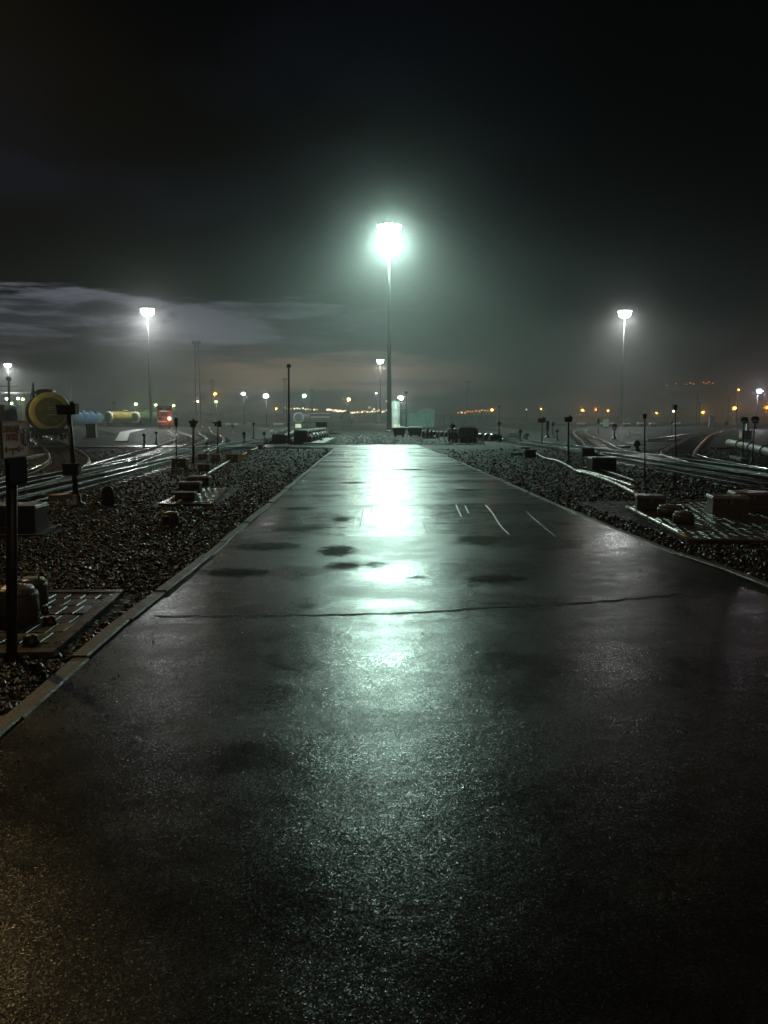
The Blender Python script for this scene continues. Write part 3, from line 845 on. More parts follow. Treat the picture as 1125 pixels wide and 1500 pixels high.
# local frame on the board: x along the board (left to right as read), y up, z out of it
W, Hh = Y1 - Y0, 0.24
a = MB(); a.box((0, 0, 0), (W, Hh, 0.006), T=T); bd = a.build('board', M['signwhite'], t)
fr = MB()
for c, d in (((0, Hh / 2 + .004, 0), (W + .016, .008, .012)), ((0, -Hh / 2 - .004, 0), (W + .016, .008, .012)), ((-W / 2 - .004, 0, 0), (.008, Hh, .012)), ((W / 2 + .004, 0, 0), (.008, Hh, .012))):
    fr.box(c, d, T=T)
fr.build('frame', M['galv'], bd)
def text_mesh(s, size, x, y, m, parent, name, z=0.0045, bold=0.0, sx=1.0):
    cu = bpy.data.curves.new(name, 'FONT'); cu.body = s; cu.size = size; cu.align_x = 'CENTER'; cu.align_y = 'CENTER'; cu.extrude = 0.0008; cu.offset = bold
    o = bpy.data.objects.new(name, cu); COL.objects.link(o)
    bpy.context.view_layer.update()
    dg = bpy.context.evaluated_depsgraph_get()
    me = bpy.data.meshes.new_from_object(o.evaluated_get(dg))
    bpy.data.objects.remove(o); bpy.data.curves.remove(cu)
    me.transform(T @ Matrix.Translation((x, y, z)) @ Matrix.Diagonal((sx, 1, 1, 1)))
    me.materials.clear(); me.materials.append(m)
    ob = bpy.data.objects.new(name, me); COL.objects.link(ob); ob.parent = parent
    return ob
text_mesh('СЛУЖЕБНЫЙ', 0.060, -0.070, 0.068, M['signred'], bd, 'lettering', bold=0.0014, sx=0.66)
text_mesh('ПРОХОД', 0.060, -0.062, 0.012, M['signred'], bd, 'lettering', bold=0.0014, sx=0.72)
a = MB(); a.box((-0.065, -0.068, 0.005), (0.2, 0.013, 0.003), T=T)
for s in (-1, 1):
    vs = [(-0.065 + s * 0.13, -0.068, 0), (-0.065 + s * 0.09, -0.045, 0), (-0.065 + s * 0.09, -0.091, 0)]
    vs = [Vector((v[0], v[1], zz_)) for zz_ in (0.0035, 0.0065) for v in vs]
    fs = [(0, 1, 2), (5, 4, 3), (0, 3, 4, 1), (1, 4, 5, 2), (2, 5, 3, 0)]
    if s > 0: fs = fs
    a.add(vs, fs, T=T)
a.box((-0.065, -0.092, 0.005), (0.011, 0.036, 0.0026), T=T)
a.build('arrow', M['signblack'], bd)
a = MB(); a.lathe([(0.066, 0.003), (0.066, 0.0058)], (0.138, 0.012, 0), 'Z', 40, T=T, smooth=False); a.build('disc', M['signblue'], bd)
# walking figure
a = MB()
def limb(p, q, w):
    p, q = Vector((*p, 0)), Vector((*q, 0)); d = (q - p); n = Vector((-d.y, d.x, 0)).normalized() * w / 2
    vs = [p + n, p - n, q - n * 0.8, q + n * 0.8]
    vs = [Vector((v.x * 0.8 + 0.138, v.y * 0.8 + 0.012, zz_)) for zz_ in (0.0062, 0.0078) for v in vs]
    a.add(vs, [(0, 3, 2, 1), (4, 5, 6, 7), (0, 1, 5, 4), (1, 2, 6, 5), (2, 3, 7, 6), (3, 0, 4, 7)], T=T)
a.lathe([(0.009, 0.0062), (0.009, 0.0078)], (0.138 + 0.003, 0.012 + 0.044, 0), 'Z', 16, T=T)
limb((0.002, 0.042), (0.0, 0.0), 0.022); limb((0.0, 0.004), (0.016, -0.03), 0.012); limb((0.016, -0.03), (0.02, -0.062), 0.01)
limb((-0.002, 0.004), (-0.012, -0.03), 0.012); limb((-0.012, -0.03), (-0.03, -0.06), 0.01)
limb((0.006, 0.038), (0.02, 0.018), 0.008); limb((0.02, 0.018), (0.03, 0.008), 0.007); limb((-0.004, 0.038), (-0.018, 0.02), 0.008); limb((-0.018, 0.02), (-0.022, 0.0), 0.007)
a.build('figure', M['signwhite'], bd)
a = MB(); YM = (y_on(8) + y_on(35)) / 2; a.box((SX + 0.05, YM, H0 - 0.225), (0.02, 0.30, 0.19), 0); a.box((SX + 0.062, YM, H0 - 0.225), (0.006, 0.27, 0.15), 0); a.build('lower_plate', M['matte'], t)
a = MB()
for zz_ in (H0 + 0.05, H0 - 0.07, H0 - 0.25): a.box((SX + 0.012, 0, zz_), (0.1, 0.09, 0.02))
a.build('clamp', M['galv'], t)

# ------------------------------------------------------------------ boxes, drums, bollards near the road
def rot_to(px0, px1):
    a_, b_ = G(*px0), G(*px1); return math.atan2(b_.y - a_.y, b_.x - a_.x)
def bunker(px, py, w, d, h, label, m='concrete', lid='concrete', z=GZ, rz=0.0, name='equipment_box', group=None, legs=False):
    p = G(px, py, z)
    t = thing(name, label, 'equipment box', (p.x, p.y + d / 2, z), rz, group)
    a = MB(); zb = 0.12 if legs else -0.03
    a.box((0, 0, (h + zb) / 2), (w, d, h - zb), top=0.97); a.box((0, -d / 2 - 0.008, h * 0.55), (w * 0.7, 0.02, h * 0.5)); a.build('body', M[m], t, bevel=0.012)
    b = MB(); b.box((0, 0, h + 0.025), (w * 1.08, d * 1.08, 0.06), top=0.93); b.build('lid', M[lid], t, bevel=0.012)
    c = MB(); c.box((0, -d / 2 - 0.03, h * 0.8), (0.05, 0.03, 0.08)); c.build('latch', M['galv'], t)
    if legs:
        for sx in (-1, 1):
            for sy in (-1, 1):
                MB().box((sx * w * 0.42, sy * d * 0.4, 0.05), (0.06, 0.06, 0.16)).build('leg', M['dark'], t)
    return t
def drum(px, py, r, h, label, m='darkcon', z=GZ, name='manhole_ring', domed=False):
    p = G(px, py, z)
    t = thing(name, label, 'manhole', (p.x, p.y + r, z))
    a = MB(); a.lathe([(r, -0.03), (r, h - 0.03), (r * 0.96, h), (r * 0.8, h)], n=28); a.build('ring', M[m], t)
    b = MB(); b.lathe([(r * 0.86, h - 0.02), (r * 0.86, h + 0.03), (r * 0.8, h + 0.045), (1e-4, h + (0.09 if domed else 0.05))], n=28); ld = b.build('lid', M['concrete'], t)
    c = MB(); c.path([(-0.08, 0, h + 0.045), (-0.08, 0, h + 0.1), (0.08, 0, h + 0.1), (0.08, 0, h + 0.045)], 0.01, 6); c.build('handle', M['galv'], ld)
    return t
PZ = -0.01
drum(36, 889, 0.15, 0.19, 'dark manhole ring on the brown pad behind the near sign post', z=PZ)
drum(6, 917, 0.20, 0.24, 'dark domed manhole ring in front of the other one beside the near sign post', z=PZ, domed=True)
a = MB()
for (px, py, r) in ((45, 941, 0.055), (73, 913, 0.05), (66, 897, 0.03)):
    p = G(px, py, PZ); m_ = MB(); m_.lathe([(r * 1.3, 0), (r, 0.02), (r, 0.05), (r * 0.5, 0.065), (1e-4, 0.066)], n=14)
    o_ = m_.build('ground_valve_cap', M['black'], loc=(p.x, p.y, PZ)); tag(o_, {45: 'black valve cap nearest the road corner of the brown pad', 73: 'black valve cap in the middle of the brown pad', 66: 'smallest black valve cap on the brown pad'}[px], 'valve cap')
bunker(16, 780, 0.75, 0.5, 0.36, 'dark equipment box on the narrow pad at the left frame edge', 'darkcon', z=PZ)
p = G(159, 742, GZ)
t = thing('bollard', 'short black round topped bollard beside the tall dark switch indicator at left', 'bollard', (p.x, p.y, GZ))
a = MB(); a.lathe([(0.13, -0.05), (0.12, 0.28), (0.115, 0.34), (0.08, 0.40), (1e-4, 0.42)], n=20); a.build('body', M['black'], t)
a = MB(); a.lathe([(0.16, -0.05), (0.16, 0.03), (0.13, 0.04)], n=20); a.build('base', M['darkcon'], t)
drum(247, 773, 0.14, 0.20, 'small manhole ring with reddish lid standing alone in the left gravel', 'darkcon')
# mid left pad equipment
bunker(270, 734, 0.42, 0.3, 0.13, 'flat dark box at the front of the small left pad', 'black', 'dark', z=PZ)
bunker(277, 722, 0.5, 0.3, 0.2, 'dark box with shining lid behind the flat one on the small left pad', 'dark', 'galv', z=PZ)
bunker(290, 712, 0.55, 0.4, 0.2, 'dark lidded box at the rear of the small left pad', 'darkcon', 'concrete', z=PZ)
bunker(262, 689, 0.50, 0.4, 0.36, 'black trackside box beside the thin tall post at left', 'black', 'dark', legs=True)
bunker(299, 694, 0.36, 0.3, 0.26, 'small black box on legs right of the double headed signal', 'black', 'dark', legs=True)
bunker(316, 676, 0.38, 0.3, 0.24, 'dark box under the crossarm signal at left', 'timber', 'dark')
bunker(340, 677, 0.5, 0.3, 0.28, 'dark box behind the white pipe nearest the crossing path', 'timber', 'dark')
bunker(297, 673, 0.42, 0.3, 0.2, 'low brown box between the track and the dark box under the crossarm signal', 'timber', 'dark')
# right pad equipment
bunker(958, 752, 0.52, 0.45, 0.28, 'pale sided concrete box at the left corner of the large right pad', 'darkcon', 'concrete', z=GZ, rz=-0.25)
drum(989, 757, 0.23, 0.14, 'wide dark manhole ring beside the pale concrete box', z=PZ)
drum(1007, 768, 0.17, 0.15, 'smaller dark manhole ring in front of the wide one on the right pad', z=PZ)
bunker(1074, 754, 0.62, 0.5, 0.28, 'dark concrete box on the far side of the large right pad', 'darkcon', 'concrete', z=PZ, rz=-0.2)
bunker(1108, 745, 0.7, 0.5, 0.26, 'brown concrete box with wet glinting top behind the dark one at right', 'darkcon', 'concrete', z=PZ, rz=-0.2)
# right small stuff
bunker(777, 670, 0.55, 0.5, 0.30, 'black box left of the start of the white cable duct at right', 'black', 'dark')
bunker(862, 669, 0.6, 0.4, 0.36, 'black box on the track side near the flag shaped signal', 'black', 'dark')
bunker(885, 690, 0.85, 0.5, 0.42, 'wide black box in front of the right track behind the cable duct', 'black', 'concrete')
p = G(986, 716, GZ)
t = thing('hydrant', 'small pale hydrant post standing near the right track', 'hydrant', (p.x, p.y, GZ))
a = MB(); a.lathe([(0.09, 0), (0.09, 0.05), (0.055, 0.07), (0.055, 0.3), (0.075, 0.32), (0.075, 0.36), (0.05, 0.42), (1e-4, 0.44)], n=16); a.build('body', M['galv'], t)
a = MB(); a.tube((-0.11, 0, 0.22), (0.11, 0, 0.22), 0.03, n=10); a.build('outlet', M['galv'], t)
for (x0, y0, x1, y1, w_, m_, lab) in ((753, 655, 770, 658, 0.55, 'wetcap', 'white wet slab lying on the right gravel behind the black box'),
                                      (754, 667, 772, 666, 0.5, 'concrete', 'broken grey slab leaning beside the black box at right'),
                                      (904, 656, 920, 655.5, 0.5, 'palecon', 'pale slab lying beyond the right track near the bollard'),
                                      (1045, 658, 1071, 657.5, 0.4, 'redmark', 'long dull red slab beyond the curved siding at right'),
                                      (922, 651, 938, 652, 0.9, 'palecon', 'grey slab between the curved sidings at right'),
                                      (1073, 671, 1090, 676, 0.3, 'palecon', 'pale plank on the ground below the thick pale pipe'),
                                      (36, 673, 62, 668, 0.35, 'palecon', 'pale slab on the grassy gravel inside the left curve'),
                                      (80, 733, 97, 730, 0.3, 'tan', 'pale plank lying by the foot of the tall dark switch indicator')):
    a_, b_ = G(x0, y0, GZ), G(x1, y1, GZ); c_ = (a_ + b_) / 2; d_ = b_ - a_
    m2 = MB(); m2.box((0, 0, 0.06), (d_.length, w_, 0.12), top=0.98)
    ob = m2.build('concrete_slab', M[m_], loc=(c_.x, c_.y, GZ), rz=math.atan2(d_.y, d_.x), bevel=0.01); tag(ob, lab, 'slab')

# pipes and cable ducts
def duct(px, r, name, label, cat, m, z=None, extra=None):
    pts = [G(a_, b_, GZ + r) for a_, b_ in px]
    pts = smooth_path([(p.x, p.y, GZ + r + 0.01) for p in pts], 0.4)
    b0 = pts[0].copy(); b0.z = GZ
    t = thing(name, label, cat, b0)
    a = MB(); a.path([p - b0 for p in pts], r, 8); a.build('pipe', M[m], t)
    for f_ in (0.25, 0.5, 0.75):
        i = int(f_ * (len(pts) - 1)); i = max(1, min(len(pts) - 2, i))
        p = pts[i] - b0; d = (pts[i + 1] - pts[i - 1]).normalized(); MB().tube(p - d * 0.04, p + d * 0.04, r * 1.25, n=10).build('collar', M['galv'], t)
    return t
duct([(252, 733), (272, 718), (290, 704), (312, 690), (334, 677), (352, 669), (366, 661), (381, 655)], 0.05, 'air_pipe', 'long white pipe running over the left gravel toward the crossing path', 'pipe', 'cable')
duct([(262, 737), (285, 720)], 0.04, 'air_pipe', 'short white pipe along the edge of the small left pad', 'pipe', 'cable')
duct([(785, 664), (797, 671), (815, 675), (832, 683), (846, 691), (864, 695), (895, 706), (933, 725)], 0.045, 'air_pipe', 'long white pipe snaking over the right gravel', 'pipe', 'cable')
duct([(846, 689), (870, 694), (905, 705), (930, 714)], 0.04, 'air_pipe', 'thinner white pipe running just above the long snaking one at right', 'pipe', 'cable')
duct([(880, 688.5), (905, 696), (932, 706)], 0.035, 'air_pipe', 'dull pipe uppermost of the three at right', 'pipe', 'galv')
duct([(918, 743), (950, 759), (980, 774), (1006, 788)], 0.035, 'air_pipe', 'straight wet pipe along the left border of the large right pad', 'pipe', 'cable')
for (px, py, rz_, lab) in ((354, 674, 0.4, 'pale yellowish support block nearest under the left white pipe'), (366, 666, 0.1, 'pale yellowish support block in the middle under the left white pipe'), (382, 657.5, -0.2, 'pale yellowish support block farthest under the left white pipe')):
    p = G(px, py, GZ); t = thing('pipe_support', lab, 'support block', (p.x, p.y, GZ), rz_, 'support blocks of the left pipe')
    MB().box((0, 0, 0.1), (0.34, 0.26, 0.2), top=0.75).build('block', M['tan'], t, bevel=0.015)
    MB().box((0, 0, 0.22), (0.4, 0.08, 0.05)).build('clip', M['galv'], t)
for (px, py, lean, lab) in ((333, 690, 0.45, 'short leaning stake against the left white pipe'), (822, 688, -0.5, 'short rusty leaning stake below the right white pipe')):
    p = G(px, py, GZ); m2 = MB(); m2.box((0, 0, 0.12), (0.05, 0.05, 0.36)); m2.box((0, 0, 0.31), (0.03, 0.03, 0.04), top=0.4)
    ob = m2.build('stake', M['orange'], loc=(p.x, p.y, GZ)); ob.rotation_euler = (0, lean, 0); tag(ob, lab, 'stake')
t = duct([(1068, 648.5), (1090, 653), (1110, 658), (1150, 668)], 0.24, 'steam_pipe', 'thick pale pipe on the ground at the right frame edge', 'pipe', 'palecon')

# ------------------------------------------------------------------ signals and posts
def sig(px, ytop, ybase, head, label, hw=0.35, hh=0.3, pr=0.03, hm='black', boxat=None, topx=None, base=True, name='switch_indicator', cat='signal', group='point indicators and signals'):
    p = G(px, ybase, GZ); D = p.y
    tp = A(topx if topx else px, ytop, D)
    h = tp.z - GZ; dx = tp.x - p.x
    t = thing(name, label, cat, (p.x, p.y, GZ), 0, group)
    hp = h - (hh if head not in ('none', 'knob') else 0)
    a = MB(); a.tube((0, 0, -0.1), (dx, 0, hp + 0.02), pr, pr * 0.85, 10); a.build('post', M['dark'] if hm != 'rustpost' else M['rustpost'], t)
    if base:
        b = MB(); b.lathe([(pr * 3.2, -0.05), (pr * 3.2, 0.05), (pr * 1.6, 0.09), (pr * 1.6, 0.22), (pr, 0.24)], n=12); b.build('base', M['darkcon'], t)
    c = MB(); zc = h - hh / 2
    if head == 'flag':      # lantern box with an arrow shaped wing
        c.box((dx - hw * 0.12, 0, zc - hh * 0.08), (hw * 0.76, 0.16, hh * 0.72), top=1.12)
        c.box((dx + hw * 0.30, 0, zc), (hw * 0.26, 0.22, hh * 0.8)); c.tube((dx + hw * .16, 0, zc + hh * .3), (dx + hw * .16, 0, h + 0.02), hw * 0.14, hw * 0.10, 12)
        c.box((dx - hw * 0.42, 0, zc + hh * 0.22), (hw * 0.22, 0.05, hh * 0.14))
    elif head == 'lantern':
        c.box((dx, 0, zc - hh * .1), (hw * 0.62, hw * 0.5, hh * 0.7)); c.tube((dx, 0, zc), (dx, 0, h), hw * 0.2, hw * 0.1, 12)
        c.box((dx, 0, zc + hh * 0.12), (hw, 0.05, hh * 0.3)); c.tube((dx, -hw * .25, zc), (dx, -hw * .4, zc), hw * 0.18, hw * .2, 12)
    elif head == 'arm':
        c.box((dx + hw * 0.16, 0, zc), (hw * 0.4, 0.14, hh)); c.box((dx - hw * 0.28, 0, zc + hh * 0.25), (hw * 0.44, 0.06, hh * 0.24)); c.tube((dx + hw * .16, 0, zc), (dx + hw * .16, 0, h + 0.06), hw * 0.1, hw * 0.05, 10)
        c.box((dx - hw * 0.22, 0, zc - hh * 0.15), (hw * 0.2, 0.12, hh * 0.5))
    elif head == 'box':
        c.box((dx, 0, zc), (hw, hw * 0.7, hh), top=1.05); c.tube((dx, -hw * .36, zc), (dx, -hw * .62, zc), hw * 0.3, hw * 0.34, 12); c.box((dx, 0, h + 0.015), (hw * 1.15, hw * .8, 0.03))
    elif head == 'cap':
        c.box((dx, 0, zc), (hw, hw, hh * 0.5)); c.box((dx, 0, zc + hh * .35), (hw * 0.5, hw * 0.5, hh * 0.3), top=0.7); c.tube((dx, 0, zc - hh * .5), (dx, 0, zc), hw * 0.35, hw * .4, 10)
    elif head == 'knob':
        c.lathe([(pr * 1.6, h - pr * 2), (pr * 1.9, h - pr), (pr * 1.2, h + pr), (1e-4, h + pr * 1.3)], (dx, 0, 0), n=12)
    elif head == 'crown':
        for k in range(5):
            an = -0.9 + k * 0.45; c.box((dx + math.sin(an) * hw * 0.42, 0, zc + math.cos(an) * hh * 0.25), (hw * 0.3, 0.12, hh * 0.55), top=0.6)
        c.box((dx, 0, zc - hh * 0.3), (hw * 0.6, 0.2, hh * 0.3))
    hname = {'knob': 'cap', 'flag': 'indicator_head', 'arm': 'signal_arm', 'box': 'lamp_housing', 'lantern': 'lantern', 'cap': 'cap', 'crown': 'indicator_head'}[head]
    c.build(hname, M[hm if hm != 'rustpost' else 'dark'], t)
    if boxat:
        yb, bw, bh = boxat; q_ = A(px, yb, D); d_ = MB(); d_.box((dx * (q_.z - GZ) / h, -pr - 0.07, q_.z - GZ), (bw, 0.16, bh)); d_.box((0.0, -pr - 0.07, q_.z - GZ + bh / 2 + .012), (bw * 1.15, 0.2, 0.025)); d_.build('control_box', M['black'], t)
    return t
sig(113, 589, 741, 'flag', 'tall black switch indicator with wide flag head standing before the yellow ringed tank wagon', 0.40, 0.27, 0.055, boxat=(688, 0.32, 0.22), topx=100)
sig(283, 613, 689, 'lantern', 'black signal with a broad lantern head right of the red locomotive', 0.30, 0.32, 0.05)
sig(319, 617, 664, 'arm', 'black signal with a side arm and small lamp in front of the crossing path', 0.52, 0.3, 0.04)
sig(258, 613, 690, 'box', 'thin black post with narrow box head against the red locomotive', 0.09, 0.28, 0.022)
sig(303, 648, 702, 'cap', 'very thin short stake right of the lantern signal', 0.06, 0.08, 0.013, base=False, name='marker_post', cat='post')
sig(211, 635, 656, 'cap', 'short dark post at the end of the pale slab on the crossing path', 0.22, 0.18, 0.06)
sig(229, 632, 651, 'cap', 'short dark post left of the thin post with narrow box head', 0.2, 0.2, 0.06)
sig(371.5, 618, 643, 'lantern', 'small dark signal beyond the crossing path left of the brake retarder', 0.28, 0.4, 0.06)
sig(357.5, 633, 653, 'crown', 'low dark point lever at the near edge of the crossing path', 0.24, 0.4, 0.06)
sig(387, 632, 649, 'cap', 'low dark signal standing between the lever and the thin dark pole', 0.24, 0.3, 0.05)
sig(449, 620, 632, 'cap', 'small dark signal behind the brake retarder', 0.5, 0.5, 0.07)
sig(341, 622, 634, 'cap', 'small distant post left of the large white lamp pole', 0.3, 0.5, 0.05)
sig(794, 611, 653, 'flag', 'signal with dull red winged head at right of the end of the road', 0.52, 0.4, 0.035, hm='redmark')
sig(833, 609, 678, 'flag', 'black signal with flag shaped head nearest on the right side', 0.30, 0.27, 0.04)
sig(802, 617, 641, 'box', 'broad dark cabinet post behind the red headed signal', 0.3, 0.9, 0.11)
sig(810, 618, 641, 'cap', 'thin dark signal right of the broad cabinet post', 0.26, 0.4, 0.05)
sig(816, 629, 645, 'cap', 'short dark signal below the thin dark one near the flag shaped signal', 0.25, 0.25, 0.06)
sig(731, 617, 648, 'cap', 'dark signal with small head below the thin pale pole right of the fence', 0.26, 0.34, 0.06)
sig(762, 629, 648, 'cap', 'short dark signal left of the white wet slab', 0.26, 0.3, 0.06)
sig(772, 635, 647, 'cap', 'lowest dark signal beside the row of bright sleepers', 0.3, 0.2, 0.04)
sig(678, 618, 632, 'cap', 'small dark signal behind the cream machine cylinder', 0.5, 0.5, 0.07)
sig(876, 614, 636, 'box', 'slim pale topped signal below the small orange lamps', 0.3, 0.55, 0.05, hm='galv')
sig(900, 621, 643, 'crown', 'rusty orange switch indicator at the foot of the right mast', 0.5, 0.62, 0.07, hm='orange')
sig(944.5, 608, 716, 'box', 'tall thin dark post with small box head among the right tracks', 0.075, 0.085, 0.02)
sig(991, 594, 676, 'box', 'tallest dark signal post with box head before the gantry', 0.14, 0.19, 0.025, topx=989)
sig(933, 648, 663, 'knob', 'short dark bollard post beside the pale slab at right', 0.2, 0.2, 0.1)
sig(984, 617, 641, 'cap', 'dark signal just left of the tallest dark signal post', 0.3, 0.3, 0.04)
sig(1088, 611, 673, 'crown', 'left one of the two bushy headed dark signals at the right edge', 0.36, 0.3, 0.03, topx=1090)
sig(1102, 610, 677, 'crown', 'right one of the two bushy headed dark signals at the right edge', 0.36, 0.3, 0.03, topx=1106)
sig(1064, 617, 634, 'cap', 'small dark signal below the right leg of the gantry', 0.4, 0.5, 0.05)
sig(985, 716, 716.5 + 10, 'cap', 'tiny dark stake beside the hydrant post', 0.05, 0.05, 0.012, base=False, name='marker_post', cat='post') if False else None
# small red glowing lamp of the tallest signal
p = A(986.5, 602.5, G(991, 676, GZ).y)
sg = [o for o in COL.objects if o.get('label', '').startswith('tallest dark signal')][0]
m2 = MB(); q_ = Vector((p.x, p.y, p.z)) - sg.location; m2.sphere(q_, 0.045, 0, 10, 8); m2.tube(q_ + Vector((0, 0.02, 0)), q_ + Vector((0.06, 0.03, 0)), 0.02, n=8); m2.build('signal_light', M['bulb_warm'], sg)

def pole(px, ytop, ybase, r, label, m, arms=(), D=None, r1=None, name='pole', capm=None, group=None):
    p = G(px, ybase, GZ) if D is None else Vector((A(px, 600, D).x, D, GZ))
    tp = A(px, ytop, p.y); h = tp.z - GZ
    t = thing(name, label, 'pole', (p.x, p.y, GZ), 0, group)
    a = MB(); a.tube((0, 0, -0.1), (tp.x - p.x, 0, h), r, r1 or r * 0.8, 12); a.build('shaft', M[m], t)
    c = MB(); c.lathe([(r * 1.5, h - r), (r * 2.0, h), (r * 1.8, h + r * 2), (1e-4, h + r * 2.4)], (tp.x - p.x, 0, 0), n=12); c.build('cap', M[capm or 'black'], t)
    for (z_, w_) in arms:
        b = MB(); b.box((tp.x - p.x, 0, h * z_), (w_, 0.12, 0.12)); 
        for sx in (-1, 0, 1): b.tube((tp.x - p.x + sx * w_ * .42, 0, h * z_), (tp.x - p.x + sx * w_ * .42, 0, h * z_ + 0.35), 0.05, n=8)
        b.build('crossarm', M[m], t)
    return t
pole(423, 537, 650, 0.085, 'thin dark capped pole standing by the brake retarder left of the road end', 'rustpost')
pole(595, 576, 628, 0.16, 'thin dark pole between the white silo and the teal shed', 'dark')
pole(731, 596, 640, 0.05, 'thin pale pole right of the grey fence', 'galv')
pole(1025, 591, 620, 0.28, 'thin grey pole beside the orange lamp under the gantry', 'galv')
pole(13, 556, 625, 0.32, 'dark telegraph pole with crossarm under the far left mast light', 'dark', arms=((0.86, 4.0),), D=185)
pole(103, 568, 640, 0.12, 'faint dark pole rising behind the yellow ringed tank wagon', 'dark', D=200)
pole(167, 590, 622, 0.2, 'short grey pole between the green lamps and the tank row', 'galv', arms=((0.95, 1.6),), D=260)
# lattice masts
def lattice(px, ytop, D, wpx, label):
    p = Vector((A(px, 600, D).x, D, GZ)); h = A(px, ytop, D).z - GZ; w_ = wpx * D / F / 2
    t = thing('lattice_mast', label, 'mast', (p.x, p.y, GZ), 0, 'unlit lattice masts')
    for sx in (-1, 1):
        a = MB(); a.tube((sx * w_, 0, -0.2), (sx * w_ * 0.75, 0, h), 0.0006 * D + .05, 0.0004 * D + .04, 8); a.build('leg', M['pole'], t)
    b = MB(); n = 9
    for i in range(n):
        z0, z1 = h * i / n, h * (i + 1) / n; f0, f1 = 1 - .25 * i / n, 1 - .25 * (i + 1) / n; s = 1 if i % 2 else -1
        b.tube((-s * w_ * f0, 0, z0), (s * w_ * f1, 0, z1), 0.06, n=6)
        b.tube((-w_ * f1, 0, z1), (w_ * f1, 0, z1), 0.05, n=6)
    b.build('bracing', M['pole'], t)
    c = MB(); c.box((0, 0, h), (w_ * 3.6, w_ * 1.2, 0.35)); 
    for sx in (-1.4, -0.5, 0.5, 1.4): c.box((sx * w_, -w_ * .7, h + 0.5), (w_ * 0.6, 0.3, 0.7))
    c.build('lamp_platform', M['pole'], t)
    return t
lattice(290.5, 503, 275, 7.0, 'tall twin legged unlit lattice mast left of the orange lamp')
lattice(418, 556, 480, 3.5, 'smaller unlit lattice mast behind the thin dark pole')
lattice(312, 558, 500, 4.0, 'distant unlit lattice mast behind the orange and green white lamps')
lattice(457, 572, 620, 3.0, 'faint lattice mast right of the cyan white lamp')
lattice(686, 560, 480, 3.5, 'faint unlit lattice mast above the grey fence')

